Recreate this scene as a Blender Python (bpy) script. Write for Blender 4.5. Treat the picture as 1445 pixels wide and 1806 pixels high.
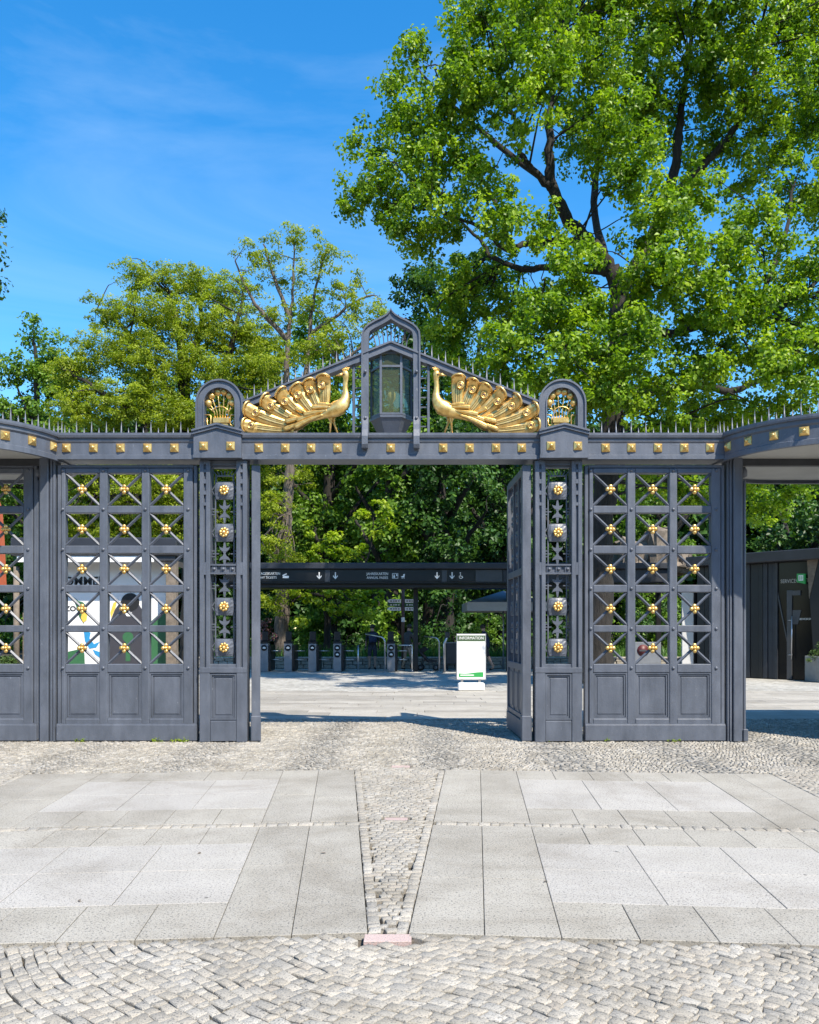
import bpy, bmesh, math, random
import numpy as np
from mathutils import Vector, Matrix

R = math.radians
S = bpy.context.scene
COL = S.collection
for o in list(bpy.data.objects):
    bpy.data.objects.remove(o)

# ------------------------------------------------------------------ camera
F = 1445.0          # focal length in photo pixels (photo is 1445 wide)
HOR = 1110.0        # row of the horizon in the photo
CAMZ = 1.6
cam_d = bpy.data.cameras.new('camera')
cam = bpy.data.objects.new('camera', cam_d)
COL.objects.link(cam)
cam.location = (0, 0, CAMZ)
cam.rotation_euler = (R(90), 0, 0)
cam_d.sensor_fit = 'HORIZONTAL'
cam_d.sensor_width = 36.0
cam_d.lens = 36.0
cam_d.shift_y = (HOR - 903.0) / 1445.0
cam_d.clip_start = 0.1
cam_d.clip_end = 3000
S.camera = cam
S.render.resolution_x = 819
S.render.resolution_y = 1024

# ------------------------------------------------------------------ light
SUN_EL, SUN_AZ = 52.0, 145.0        # azimuth clockwise from +Y
az, el = R(SUN_AZ), R(SUN_EL)
sun_vec = Vector((math.sin(az) * math.cos(el), math.cos(az) * math.cos(el), math.sin(el)))
world = bpy.data.worlds.new('World')
S.world = world
world.use_nodes = True
wn, wl = world.node_tree.nodes, world.node_tree.links
wn.clear()
w_out = wn.new('ShaderNodeOutputWorld')
w_bg = wn.new('ShaderNodeBackground')
sky = wn.new('ShaderNodeTexSky')
sky.sky_type = 'NISHITA'
sky.sun_disc = False
sky.sun_elevation = el
sky.sun_rotation = az
sky.altitude = 50
sky.air_density = 1.2
sky.dust_density = 0.3
sky.ozone_density = 3.0
hsv = wn.new('ShaderNodeHueSaturation')
hsv.inputs['Hue'].default_value = 0.499
hsv.inputs['Saturation'].default_value = 1.4
hsv.inputs['Value'].default_value = 1.0
wl.new(sky.outputs[0], hsv.inputs['Color'])
# thin wisps of cirrus over the whole sky
tc = wn.new('ShaderNodeTexCoord')
mp = wn.new('ShaderNodeMapping')
mp.inputs['Scale'].default_value = (0.5, 0.8, 3.0)
mp.inputs['Location'].default_value = (5.5, 2.2, 1.9)
wl.new(tc.outputs['Generated'], mp.inputs['Vector'])
nz = wn.new('ShaderNodeTexNoise')
nz.inputs['Scale'].default_value = 2.2
nz.inputs['Detail'].default_value = 7
nz.inputs['Roughness'].default_value = 0.58
nz.inputs['Distortion'].default_value = 0.7
wl.new(mp.outputs[0], nz.inputs['Vector'])
cr = wn.new('ShaderNodeMapRange')
cr.inputs['From Min'].default_value = 0.5
cr.inputs['From Max'].default_value = 0.82
cr.inputs['To Min'].default_value = 0.0
cr.inputs['To Max'].default_value = 0.22
wl.new(nz.outputs['Fac'], cr.inputs['Value'])
mxw = wn.new('ShaderNodeMix')
mxw.data_type = 'RGBA'
wl.new(cr.outputs[0], mxw.inputs['Factor'])
wl.new(hsv.outputs[0], mxw.inputs['A'])
mxw.inputs['B'].default_value = (3.2, 4.2, 5.2, 1)
wl.new(mxw.outputs['Result'], w_bg.inputs['Color'])
w_bg.inputs['Strength'].default_value = 0.15
wl.new(w_bg.outputs[0], w_out.inputs[0])

sun_d = bpy.data.lights.new('sun', 'SUN')
sun_d.energy = 4.9
sun_d.angle = R(0.53)
sun_d.color = (1.0, 0.91, 0.77)
sun = bpy.data.objects.new('sun', sun_d)
COL.objects.link(sun)
sun.rotation_euler = sun_vec.to_track_quat('Z', 'Y').to_euler()
sun.location = (10, -14, 30)

S.view_settings.view_transform = 'Standard'
S.view_settings.look = 'None'
S.view_settings.gamma = 1.0
S.view_settings.use_curve_mapping = False
S.view_settings.exposure = 0.84
S.render.engine = 'CYCLES'
S.cycles.max_bounces = 5
S.cycles.diffuse_bounces = 3
S.cycles.glossy_bounces = 2
S.cycles.transmission_bounces = 3
S.cycles.transparent_max_bounces = 8

# ------------------------------------------------------------------ helpers
def at(px, py, Y):
    return Vector(((px - 722.5) / F * Y, Y, CAMZ + (HOR - py) / F * Y))

def lk(o, parent=None):
    COL.objects.link(o)
    if parent is not None:
        o.parent = parent
    return o

def tag(o, label=None, cat=None, group=None, kind=None):
    if label: o['label'] = label
    if cat: o['category'] = cat
    if group: o['group'] = group
    if kind: o['kind'] = kind
    return o

def empty(name, loc=(0, 0, 0), rz=0.0, label=None, cat=None, group=None, parent=None):
    o = bpy.data.objects.new(name, None)
    o.empty_display_size = 0.2
    lk(o, parent)
    o.location = loc
    o.rotation_euler = (0, 0, rz)
    return tag(o, label, cat, group)

def copy_tree(o, parent=None):
    c = o.copy()
    lk(c)
    c.parent = parent
    for ch in list(o.children):
        copy_tree(ch, c)
    return c

def inst(name, mesh, parent, loc=(0, 0, 0), rot=(0, 0, 0), scale=None):
    o = bpy.data.objects.new(name, mesh)
    lk(o, parent)
    o.location = loc
    o.rotation_euler = rot
    if scale is not None:
        o.scale = scale
    return o

class MB:
    """collects shapes, builds one mesh object"""
    def __init__(s):
        s.v, s.f, s.sm = [], [], []
    def add(s, vs, fs, smooth=False):
        b = len(s.v)
        s.v.extend([tuple(p) for p in vs])
        s.f.extend([tuple(i + b for i in q) for q in fs])
        s.sm.extend([smooth] * len(fs))
        return s
    def box(s, x0, x1, y0, y1, z0, z1, ch=0.0):
        if x0 > x1: x0, x1 = x1, x0
        if y0 > y1: y0, y1 = y1, y0
        if z0 > z1: z0, z1 = z1, z0
        if ch <= 0:
            v = [(x, y, z) for x in (x0, x1) for y in (y0, y1) for z in (z0, z1)]
            f = [(0, 1, 3, 2), (4, 6, 7, 5), (0, 4, 5, 1), (2, 3, 7, 6), (0, 2, 6, 4), (1, 5, 7, 3)]
            return s.add(v, f)
        ch = min(ch, (x1 - x0) * .45, (y1 - y0) * .45, (z1 - z0) * .45)
        v, idx = [], {}
        for i, x in enumerate((x0, x1)):
            for j, y in enumerate((y0, y1)):
                for k, z in enumerate((z0, z1)):
                    cx, cy, cz = (ch if i == 0 else -ch), (ch if j == 0 else -ch), (ch if k == 0 else -ch)
                    idx[i, j, k, 0] = len(v); v.append((x, y + cy, z + cz))
                    idx[i, j, k, 1] = len(v); v.append((x + cx, y, z + cz))
                    idx[i, j, k, 2] = len(v); v.append((x + cx, y + cy, z))
        I = idx
        f = []
        def q(*k): f.append(tuple(I[a] for a in k))
        q((0,0,0,0),(0,0,1,0),(0,1,1,0),(0,1,0,0)); q((1,0,0,0),(1,1,0,0),(1,1,1,0),(1,0,1,0))
        q((0,0,0,1),(1,0,0,1),(1,0,1,1),(0,0,1,1)); q((0,1,0,1),(0,1,1,1),(1,1,1,1),(1,1,0,1))
        q((0,0,0,2),(0,1,0,2),(1,1,0,2),(1,0,0,2)); q((0,0,1,2),(1,0,1,2),(1,1,1,2),(0,1,1,2))
        for k in (0, 1):   # edges along... (x,y) edge runs along z
            pass
        def e(a, b, c, d): f.append((I[a], I[b], I[c], I[d]))
        for i in (0, 1):
            for j in (0, 1):
                t = ((i,j,0,0),(i,j,0,1),(i,j,1,1),(i,j,1,0))
                e(*(t if (i ^ j) == 0 else t[::-1]))
        for i in (0, 1):
            for k in (0, 1):
                t = ((i,0,k,0),(i,1,k,0),(i,1,k,2),(i,0,k,2))
                e(*(t if (i ^ k) == 0 else t[::-1]))
        for j in (0, 1):
            for k in (0, 1):
                t = ((0,j,k,1),(0,j,k,2),(1,j,k,2),(1,j,k,1))
                e(*(t if (j ^ k) == 0 else t[::-1]))
        for i in (0, 1):
            for j in (0, 1):
                for k in (0, 1):
                    t = ((i,j,k,0),(i,j,k,2),(i,j,k,1))
                    f.append(tuple(I[a] for a in (t if (i ^ j ^ k) == 0 else t[::-1])))
        return s.add(v, f)
    def tube(s, pts, rad, n=8, cap=True, smooth=True, flat=1.0):
        pts = [Vector(p) for p in pts]
        if not isinstance(rad, (list, tuple)): rad = [rad] * len(pts)
        vs, fs = [], []
        up = Vector((0, 0, 1))
        prev = None
        for i, p in enumerate(pts):
            d = (pts[min(i + 1, len(pts) - 1)] - pts[max(i - 1, 0)])
            if d.length < 1e-9: d = Vector((0, 0, 1))
            d.normalize()
            if prev is None:
                a = Vector((0, 1, 0)) if abs(d.y) < .9 else Vector((1, 0, 0))
                u = d.cross(a).normalized()
            else:
                u = (prev - d * prev.dot(d))
                if u.length < 1e-6: u = d.orthogonal()
                u.normalize()
            prev = u
            w = d.cross(u)
            for k in range(n):
                t = 2 * math.pi * k / n
                vs.append(p + (u * math.cos(t) + w * math.sin(t) * flat) * rad[i])
        m = len(pts)
        for i in range(m - 1):
            for k in range(n):
                a, b = i * n + k, i * n + (k + 1) % n
                fs.append((a, b, b + n, a + n))
        if cap:
            fs.append(tuple(range(n))[::-1]); fs.append(tuple(range((m - 1) * n, m * n)))
        return s.add(vs, fs, smooth)
    def lathe(s, prof, c=(0, 0, 0), n=16, axis='Z', smooth=True):
        """prof: list of (r, h)"""
        vs, fs = [], []
        for r, h in prof:
            for k in range(n):
                t = 2 * math.pi * k / n
                a, b = r * math.cos(t), r * math.sin(t)
                if axis == 'Z': vs.append((c[0] + a, c[1] + b, c[2] + h))
                elif axis == 'Y': vs.append((c[0] + a, c[1] + h, c[2] - b))
                else: vs.append((c[0] + h, c[1] + a, c[2] + b))
        m = len(prof)
        for i in range(m - 1):
            for k in range(n):
                a, b = i * n + k, i * n + (k + 1) % n
                fs.append((a, b, b + n, a + n))
        fs.append(tuple(range(n))[::-1]); fs.append(tuple(range((m - 1) * n, m * n)))
        return s.add(vs, fs, smooth)
    def ball(s, c, r, n=10, m=7, sc=(1, 1, 1)):
        vs = [(c[0], c[1], c[2] - r * sc[2])]
        fs = []
        for i in range(1, m):
            t = -math.pi / 2 + math.pi * i / m
            for k in range(n):
                a = 2 * math.pi * k / n
                vs.append((c[0] + r * sc[0] * math.cos(t) * math.cos(a), c[1] + r * sc[1] * math.cos(t) * math.sin(a), c[2] + r * sc[2] * math.sin(t)))
        vs.append((c[0], c[1], c[2] + r * sc[2]))
        for k in range(n): fs.append((0, 1 + (k + 1) % n, 1 + k))
        for i in range(m - 2):
            for k in range(n):
                a, b = 1 + i * n + k, 1 + i * n + (k + 1) % n
                fs.append((a, b, b + n, a + n))
        L = len(vs) - 1
        o = 1 + (m - 2) * n
        for k in range(n): fs.append((o + k, o + (k + 1) % n, L))
        return s.add(vs, fs, True)
    def prism(s, poly, y0, y1):
        """poly: (x,z) outline, extruded along y"""
        n = len(poly)
        ar = sum(poly[i][0] * poly[(i + 1) % n][1] - poly[(i + 1) % n][0] * poly[i][1] for i in range(n))
        if ar < 0: poly = poly[::-1]
        vs = [(x, y0, z) for x, z in poly] + [(x, y1, z) for x, z in poly]
        fs = [tuple(range(n)), tuple(range(n, 2 * n))[::-1]]
        for i in range(n):
            j = (i + 1) % n
            fs.append((i, i + n, j + n, j))
        return s.add(vs, fs)
    def strip(s, A, B, y0, y1, closed=False):
        """solid between two (x,z) polylines A and B, extruded in y"""
        n = len(A)
        vs = [(x, y0, z) for x, z in A] + [(x, y0, z) for x, z in B] + [(x, y1, z) for x, z in A] + [(x, y1, z) for x, z in B]
        fs = []
        rng = range(n if closed else n - 1)
        for i in rng:
            j = (i + 1) % n
            fs.append((i, j, n + j, n + i))
            fs.append((2 * n + i, 3 * n + i, 3 * n + j, 2 * n + j))
            fs.append((i, 2 * n + i, 2 * n + j, j))
            fs.append((n + i, n + j, 3 * n + j, 3 * n + i))
        if not closed:
            fs.append((0, n, 3 * n, 2 * n)); fs.append((n - 1, 3 * n - 1, 4 * n - 1, 2 * n - 1))
        return s.add(vs, fs)
    def profile(s, prof, x0, x1):
        """prof: closed (y,z) outline extruded along x"""
        n = len(prof)
        vs = [(x0, y, z) for y, z in prof] + [(x1, y, z) for y, z in prof]
        fs = [tuple(range(n))[::-1], tuple(range(n, 2 * n))]
        for i in range(n):
            j = (i + 1) % n
            fs.append((i, j, j + n, i + n))
        return s.add(vs, fs)
    def mesh(s, name, mat=None, mirror=False, fix=True):
        me = bpy.data.meshes.new(name)
        v = [(-x, y, z) for x, y, z in s.v] if mirror else s.v
        f = [q[::-1] for q in s.f] if mirror else s.f
        me.from_pydata(v, [], f)
        me.polygons.foreach_set('use_smooth', s.sm)
        if fix:
            bm = bmesh.new(); bm.from_mesh(me)
            bmesh.ops.recalc_face_normals(bm, faces=bm.faces)
            bm.to_mesh(me); bm.free()
        if mat: me.materials.append(mat)
        me.update()
        return me
    def build(s, name, mat, parent=None, loc=(0, 0, 0), rot=(0, 0, 0), mirror=False, fix=True):
        o = bpy.data.objects.new(name, s.mesh(name, mat, mirror, fix))
        lk(o, parent)
        o.location = loc; o.rotation_euler = rot
        return o

def np_mesh(name, verts, quads, mat, attr=None, smooth=False):
    """fast mesh from numpy arrays; quads (n,4) or (n,3)"""
    me = bpy.data.meshes.new(name)
    nv, nq, k = len(verts), len(quads), quads.shape[1]
    me.vertices.add(nv)
    me.vertices.foreach_set('co', np.ascontiguousarray(verts, dtype=np.float32).ravel())
    me.loops.add(nq * k)
    me.loops.foreach_set('vertex_index', np.ascontiguousarray(quads, dtype=np.int32).ravel())
    me.polygons.add(nq)
    me.polygons.foreach_set('loop_start', np.arange(0, nq * k, k, dtype=np.int32))
    me.polygons.foreach_set('loop_total', np.full(nq, k, dtype=np.int32))
    if smooth: me.polygons.foreach_set('use_smooth', np.ones(nq, dtype=bool))
    if attr is not None:
        a = me.attributes.new('rnd', 'FLOAT', 'FACE')
        a.data.foreach_set('value', np.ascontiguousarray(attr, dtype=np.float32))
    me.materials.append(mat)
    me.update(calc_edges=True)
    return me

def text_obj(body, size, mat, parent, loc, rot=(R(90), 0, 0), name='lettering', ax='CENTER', ext=0.002, sx=1.0, bold=0.0):
    cu = bpy.data.curves.new('txt', 'FONT')
    cu.body = body; cu.size = size; cu.align_x = ax; cu.align_y = 'CENTER'; cu.extrude = ext
    cu.resolution_u = 3; cu.offset = bold
    t = bpy.data.objects.new('txt', cu)
    COL.objects.link(t)
    dg = bpy.context.evaluated_depsgraph_get()
    me = bpy.data.meshes.new_from_object(t.evaluated_get(dg))
    bpy.data.objects.remove(t); bpy.data.curves.remove(cu)
    me.name = name
    me.materials.clear(); me.materials.append(mat)
    o = bpy.data.objects.new(name, me)
    lk(o, parent)
    o.location = loc; o.rotation_euler = rot; o.scale = (sx, 1, 1)
    return o

# ------------------------------------------------------------------ materials
def new_mat(name):
    m = bpy.data.materials.new(name)
    m.use_nodes = True
    nt = m.node_tree
    b = nt.nodes['Principled BSDF']
    return m, nt, b

def N(nt, t, **kw):
    n = nt.nodes.new(t)
    for k, v in kw.items():
        if k in n.inputs: n.inputs[k].default_value = v
        else: setattr(n, k, v)
    return n

def ramp(nt, fac, stops):
    r = nt.nodes.new('ShaderNodeValToRGB')
    e = r.color_ramp.elements
    while len(e) < len(stops): e.new(0.5)
    for q, (p, c) in zip(e, stops):
        q.position = p; q.color = (*c, 1) if len(c) == 3 else c
    nt.links.new(fac, r.inputs['Fac'])
    return r.outputs['Color']

def mixc(nt, fac, a, b, mode='MIX'):
    m = nt.nodes.new('ShaderNodeMix'); m.data_type = 'RGBA'; m.blend_type = mode
    for s_, v in (('Factor', fac), ('A', a), ('B', b)):
        if hasattr(v, 'links') or hasattr(v, 'is_linked'): nt.links.new(v, m.inputs[s_])
        elif isinstance(v, (int, float)): m.inputs[s_].default_value = v
        else: m.inputs[s_].default_value = (*v, 1)
    return m.outputs['Result']

def simple(name, col, rough=0.5, metal=0.0, noise=0.15, scale=6.0, bump=0.0, bscale=60.0, spec=0.5):
    m, nt, b = new_mat(name)
    tc = N(nt, 'ShaderNodeTexCoord')
    nz = N(nt, 'ShaderNodeTexNoise', Scale=scale, Detail=6.0, Roughness=0.6)
    nt.links.new(tc.outputs['Object'], nz.inputs['Vector'])
    lo = tuple(c * (1 - noise) for c in col); hi = tuple(min(1, c * (1 + noise)) for c in col)
    c = ramp(nt, nz.outputs['Fac'], [(0.3, lo), (0.7, hi)])
    nt.links.new(c, b.inputs['Base Color'])
    b.inputs['Roughness'].default_value = rough
    b.inputs['Metallic'].default_value = metal
    b.inputs['Specular IOR Level'].default_value = spec
    if bump > 0:
        n2 = N(nt, 'ShaderNodeTexNoise', Scale=bscale, Detail=4.0)
        nt.links.new(tc.outputs['Object'], n2.inputs['Vector'])
        bp = N(nt, 'ShaderNodeBump', Strength=bump, Distance=0.01)
        nt.links.new(n2.outputs['Fac'], bp.inputs['Height'])
        nt.links.new(bp.outputs[0], b.inputs['Normal'])
    return m

def gate_paint():
    m, nt, b = new_mat('grey_gate_paint')
    tc = N(nt, 'ShaderNodeTexCoord')
    geo = N(nt, 'ShaderNodeNewGeometry')
    mp = N(nt, 'ShaderNodeMapping', Scale=(1, 1, .45))
    nt.links.new(geo.outputs['Position'], mp.inputs['Vector'])
    n1 = N(nt, 'ShaderNodeTexNoise', Scale=5.0, Detail=8.0, Roughness=0.65)
    nt.links.new(mp.outputs[0], n1.inputs['Vector'])
    c = ramp(nt, n1.outputs['Fac'], [(0.25, (.066, .077, .099)), (0.5, (.088, .101, .129)), (0.75, (.114, .129, .162))])
    # chipped pale spots and scratches
    n2 = N(nt, 'ShaderNodeTexNoise', Scale=23.0, Detail=5.0, Roughness=0.7)
    nt.links.new(mp.outputs[0], n2.inputs['Vector'])
    chip = ramp(nt, n2.outputs['Fac'], [(0.665, (0, 0, 0)), (0.73, (.9, .9, .9))])
    c2 = mixc(nt, chip, c, (.22, .23, .26))
    mp2 = N(nt, 'ShaderNodeMapping', Scale=(7, 7, .6)); nt.links.new(geo.outputs['Position'], mp2.inputs['Vector'])
    n4 = N(nt, 'ShaderNodeTexNoise', Scale=1.6, Detail=6.0, Roughness=.6); nt.links.new(mp2.outputs[0], n4.inputs['Vector'])
    c2 = mixc(nt, 1.0, c2, ramp(nt, n4.outputs['Fac'], [(.34, (.90, .90, .90)), (.5, (1, 1, 1)), (.68, (1.07, 1.07, 1.07))]), 'MULTIPLY')
    n6 = N(nt, 'ShaderNodeTexNoise', Scale=3.1, Detail=9.0, Roughness=.75); nt.links.new(geo.outputs['Position'], n6.inputs['Vector'])
    rs = ramp(nt, n6.outputs['Fac'], [(.66, (0, 0, 0)), (.72, (.5, .5, .5))])
    c2 = mixc(nt, rs, c2, (.16, .145, .125))
    nt.links.new(c2, b.inputs['Base Color'])
    rr = ramp(nt, n1.outputs['Fac'], [(0.3, (.36,) * 3), (0.7, (.52,) * 3)])
    nt.links.new(rr, b.inputs['Roughness'])
    b.inputs['Specular IOR Level'].default_value = 0.6
    n3 = N(nt, 'ShaderNodeTexNoise', Scale=45.0, Detail=3.0)
    nt.links.new(geo.outputs['Position'], n3.inputs['Vector'])
    bp = N(nt, 'ShaderNodeBump', Strength=0.2, Distance=0.01)
    nt.links.new(n3.outputs['Fac'], bp.inputs['Height']); nt.links.new(bp.outputs[0], b.inputs['Normal'])
    return m

def gold_mat():
    m, nt, b = new_mat('gilded_metal')
    geo = N(nt, 'ShaderNodeNewGeometry')
    n1 = N(nt, 'ShaderNodeTexNoise', Scale=14.0, Detail=6.0, Roughness=.6)
    nt.links.new(geo.outputs['Position'], n1.inputs['Vector'])
    c = ramp(nt, n1.outputs['Fac'], [(0.3, (.56, .33, .085)), (0.55, (.80, .53, .18)), (0.75, (.90, .66, .30))])
    nt.links.new(c, b.inputs['Base Color'])
    b.inputs['Metallic'].default_value = 0.72
    b.inputs['Roughness'].default_value = 0.33
    bp = N(nt, 'ShaderNodeBump', Strength=0.15, Distance=0.01)
    n2 = N(nt, 'ShaderNodeTexNoise', Scale=60.0, Detail=3.0)
    nt.links.new(geo.outputs['Position'], n2.inputs['Vector'])
    nt.links.new(n2.outputs['Fac'], bp.inputs['Height']); nt.links.new(bp.outputs[0], b.inputs['Normal'])
    return m

def granite(name, base, var=.12, dark=.35, fleck=95.0, warm=(1.0, .98, .935), bump=.35, stain=.2, tint=0.0, gum=0.0):
    m, nt, b = new_mat(name)
    geo = N(nt, 'ShaderNodeNewGeometry'); oi = N(nt, 'ShaderNodeObjectInfo')
    at_ = N(nt, 'ShaderNodeAttribute', attribute_name='rnd')
    P = geo.outputs['Position']
    n1 = N(nt, 'ShaderNodeTexNoise', Scale=fleck, Detail=3.0, Roughness=.7)
    n2 = N(nt, 'ShaderNodeTexNoise', Scale=fleck * 2.3, Detail=2.0, Roughness=.6)
    n3 = N(nt, 'ShaderNodeTexNoise', Scale=1.7, Detail=6.0, Roughness=.65)
    for n in (n1, n2, n3): nt.links.new(P, n.inputs['Vector'])
    col = tuple(base * w for w in warm)
    ad = N(nt, 'ShaderNodeMath', operation='ADD'); nt.links.new(oi.outputs['Random'], ad.inputs[0]); nt.links.new(at_.outputs['Fac'], ad.inputs[1])
    fr = N(nt, 'ShaderNodeMath', operation='FRACT'); nt.links.new(ad.outputs[0], fr.inputs[0])
    c0 = ramp(nt, fr.outputs[0], [(0.0, tuple(c * (1 - var) for c in col)), (.7, col), (1.0, tuple(c * (1 + var * .6) for c in col))])
    if tint:
        m7 = N(nt, 'ShaderNodeMath', operation='MULTIPLY'); nt.links.new(fr.outputs[0], m7.inputs[0]); m7.inputs[1].default_value = 7.31
        f7 = N(nt, 'ShaderNodeMath', operation='FRACT'); nt.links.new(m7.outputs[0], f7.inputs[0])
        tn = ramp(nt, f7.outputs[0], [(0, (.86, .90, .97)), (.35, (1, 1, 1)), (.65, (1.0, .95, .87)), (.9, (1.02, 1.0, .97)), (1.0, (.95, .86, .78))])
        c0 = mixc(nt, tint, c0, mixc(nt, 1.0, c0, tn, 'MULTIPLY'))
    g = ramp(nt, n2.outputs['Fac'], [(.3, (.68,) * 3), (.5, (1,) * 3), (.7, (1.16,) * 3)])
    c1 = mixc(nt, 1.0, c0, g, 'MULTIPLY')
    fl = ramp(nt, n1.outputs['Fac'], [(.37, (1,) * 3), (.45, (0,) * 3)])
    c2 = mixc(nt, fl, c1, tuple(base * dark for _ in range(3)))
    st = ramp(nt, n3.outputs['Fac'], [(.3, (1 - stain, 1 - stain * 1.05, 1 - stain * 1.15)), (.6, (1, 1, 1))])
    c3 = mixc(nt, 1.0, c2, st, 'MULTIPLY')
    if gum:
        vo = N(nt, 'ShaderNodeTexVoronoi', Scale=4.2); nt.links.new(P, vo.inputs['Vector'])
        gs_ = ramp(nt, vo.outputs['Distance'], [(.045, (1,) * 3), (.06, (0,) * 3)])
        sc_ = N(nt, 'ShaderNodeSeparateColor'); nt.links.new(vo.outputs['Color'], sc_.inputs[0])
        on_ = ramp(nt, sc_.outputs[0], [(.72, (0,) * 3), (.74, (1,) * 3)])
        gm = mixc(nt, 1.0, gs_, on_, 'MULTIPLY')
        c3 = mixc(nt, gm, c3, (base * .36, base * .34, base * .31))
        n5 = N(nt, 'ShaderNodeTexNoise', Scale=.55, Detail=8.0, Roughness=.7, Distortion=1.2); nt.links.new(P, n5.inputs['Vector'])
        c3 = mixc(nt, 1.0, c3, ramp(nt, n5.outputs['Fac'], [(.36, (.84, .825, .80)), (.5, (1, 1, 1)), (.66, (1.03, 1.03, 1.02))]), 'MULTIPLY')
    nt.links.new(c3, b.inputs['Base Color'])
    b.inputs['Roughness'].default_value = .75
    b.inputs['Specular IOR Level'].default_value = .3
    bp = N(nt, 'ShaderNodeBump', Strength=bump, Distance=0.01)
    nt.links.new(n1.outputs['Fac'], bp.inputs['Height']); nt.links.new(bp.outputs[0], b.inputs['Normal'])
    return m

def leaf_mat(name, c_lo, c_mid, c_hi, trans=.4, rough=.45):
    m, nt, b = new_mat(name)
    a = N(nt, 'ShaderNodeAttribute', attribute_name='rnd')
    c = ramp(nt, a.outputs['Fac'], [(0.0, c_lo), (0.5, c_mid), (1.0, c_hi)])
    nt.links.new(c, b.inputs['Base Color'])
    b.inputs['Roughness'].default_value = rough
    b.inputs['Specular IOR Level'].default_value = .35
    tr = N(nt, 'ShaderNodeBsdfTranslucent')
    c2 = mixc(nt, 1.0, c, (1.15, 1.25, .55), 'MULTIPLY')
    nt.links.new(c2, tr.inputs['Color'])
    mx = N(nt, 'ShaderNodeMixShader'); mx.inputs[0].default_value = trans
    nt.links.new(b.outputs[0], mx.inputs[1]); nt.links.new(tr.outputs[0], mx.inputs[2])
    nt.links.new(mx.outputs[0], nt.nodes['Material Output'].inputs['Surface'])
    return m

def bark(name, lo, hi, scale=5.0):
    m, nt, b = new_mat(name)
    geo = N(nt, 'ShaderNodeNewGeometry')
    mp = N(nt, 'ShaderNodeMapping', Scale=(3, 3, .5)); nt.links.new(geo.outputs['Position'], mp.inputs['Vector'])
    n1 = N(nt, 'ShaderNodeTexNoise', Scale=scale, Detail=8.0, Roughness=.7); nt.links.new(mp.outputs[0], n1.inputs['Vector'])
    nt.links.new(ramp(nt, n1.outputs['Fac'], [(.35, lo), (.65, hi)]), b.inputs['Base Color'])
    b.inputs['Roughness'].default_value = .9
    bp = N(nt, 'ShaderNodeBump', Strength=.9, Distance=.06)
    nt.links.new(n1.outputs['Fac'], bp.inputs['Height']); nt.links.new(bp.outputs[0], b.inputs['Normal'])
    return m

def glass_mat(name, tint, rough=.08, alpha=.5):
    m, nt, b = new_mat(name)
    b.inputs['Base Color'].default_value = (*tint, 1)
    b.inputs['Roughness'].default_value = rough
    b.inputs['Specular IOR Level'].default_value = .6
    tp = N(nt, 'ShaderNodeBsdfTransparent'); tp.inputs[0].default_value = (.9, .92, .8, 1)
    mx = N(nt, 'ShaderNodeMixShader'); mx.inputs[0].default_value = alpha
    nt.links.new(tp.outputs[0], mx.inputs[1]); nt.links.new(b.outputs[0], mx.inputs[2])
    nt.links.new(mx.outputs[0], nt.nodes['Material Output'].inputs['Surface'])
    return m

M = {}
M['gate'] = gate_paint()
M['gold'] = gold_mat()
M['slab_grey'] = granite('granite_slab_grey', .365, .08, .30, 75.0, (1, .945, .83), stain=.22, gum=1)
M['slab_light'] = granite('granite_slab_light', .405, .05, .34, 75.0, (1, .955, .88), stain=.14, gum=1)
M['cobble'] = granite('granite_cobble', .385, .18, .35, 85.0, (1, .935, .815), stain=.26, tint=.4)
M['mosaic'] = granite('granite_mosaic', .385, .30, .4, 60.0, (1, .94, .825), stain=.24, tint=.4)
M['plank'] = granite('granite_plank', .375, .24, .5, 40.0, (1, .94, .84), stain=.2)
M['pink'] = granite('pink_granite', .42, .08, .6, 90.0, (1.12, .86, .80), stain=.1)
M['sand'] = simple('joint_sand', (.095, .08, .06), .95, noise=.35, scale=9, bump=.4)
M['soil'] = simple('bed_soil', (.035, .03, .02), .95, noise=.4, scale=5, bump=.5)
M['black'] = simple('black_panel', (.006, .006, .007), .45, noise=.3, scale=3)
M['sign_black'] = simple('sign_black', (.010, .010, .011), .3, noise=.2)
M['dark_metal'] = simple('dark_metal', (.03, .032, .037), .45, noise=.3, scale=3)
M['mid_metal'] = simple('grey_steel', (.23, .24, .26), .42, noise=.12, scale=5, metal=.4)
M['door_grey'] = simple('door_grey', (.055, .057, .062), .4, noise=.1)
M['groove_shade'] = simple('gilt_groove_shade', (.10, .055, .018), .5, metal=.4, noise=.3, scale=20)  # dark gilt with the recess shade of the feather grooves put into its colour
M['steel'] = simple('brushed_steel', (.5, .5, .52), .3, noise=.1, metal=.9)
M['white'] = simple('white_panel', (.78, .78, .76), .5, noise=.04)
M['white_text'] = simple('white_lettering', (.75, .75, .73), .5, noise=.02)
M['grey_text'] = simple('grey_lettering', (.45, .43, .40), .5, noise=.02)
M['soffit'] = simple('cream_soffit', (.46, .46, .43), .7, noise=.07, scale=3)
M['black_text'] = simple('black_lettering', (.015, .015, .015), .5, noise=.02)
M['green'] = simple('green_print', (.035, .13, .055), .5, noise=.06)
M['green_sign'] = simple('green_sign', (.03, .30, .07), .4, noise=.05)
M['olive'] = simple('olive_header', (.06, .10, .05), .5, noise=.05)
M['wood'] = simple('weathered_wood', (.16, .13, .10), .8, noise=.35, scale=9, bump=.4, bscale=30)
M['concrete'] = simple('concrete', (.26, .27, .27), .85, noise=.12, scale=4, bump=.2)
M['red'] = simple('red_print', (.09, .012, .015), .5, noise=.05)
M['orange'] = simple('orange_fabric', (.30, .07, .03), .8, noise=.1)
M['canvas'] = simple('parasol_canvas', (.30, .29, .27), .85, noise=.08)
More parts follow.
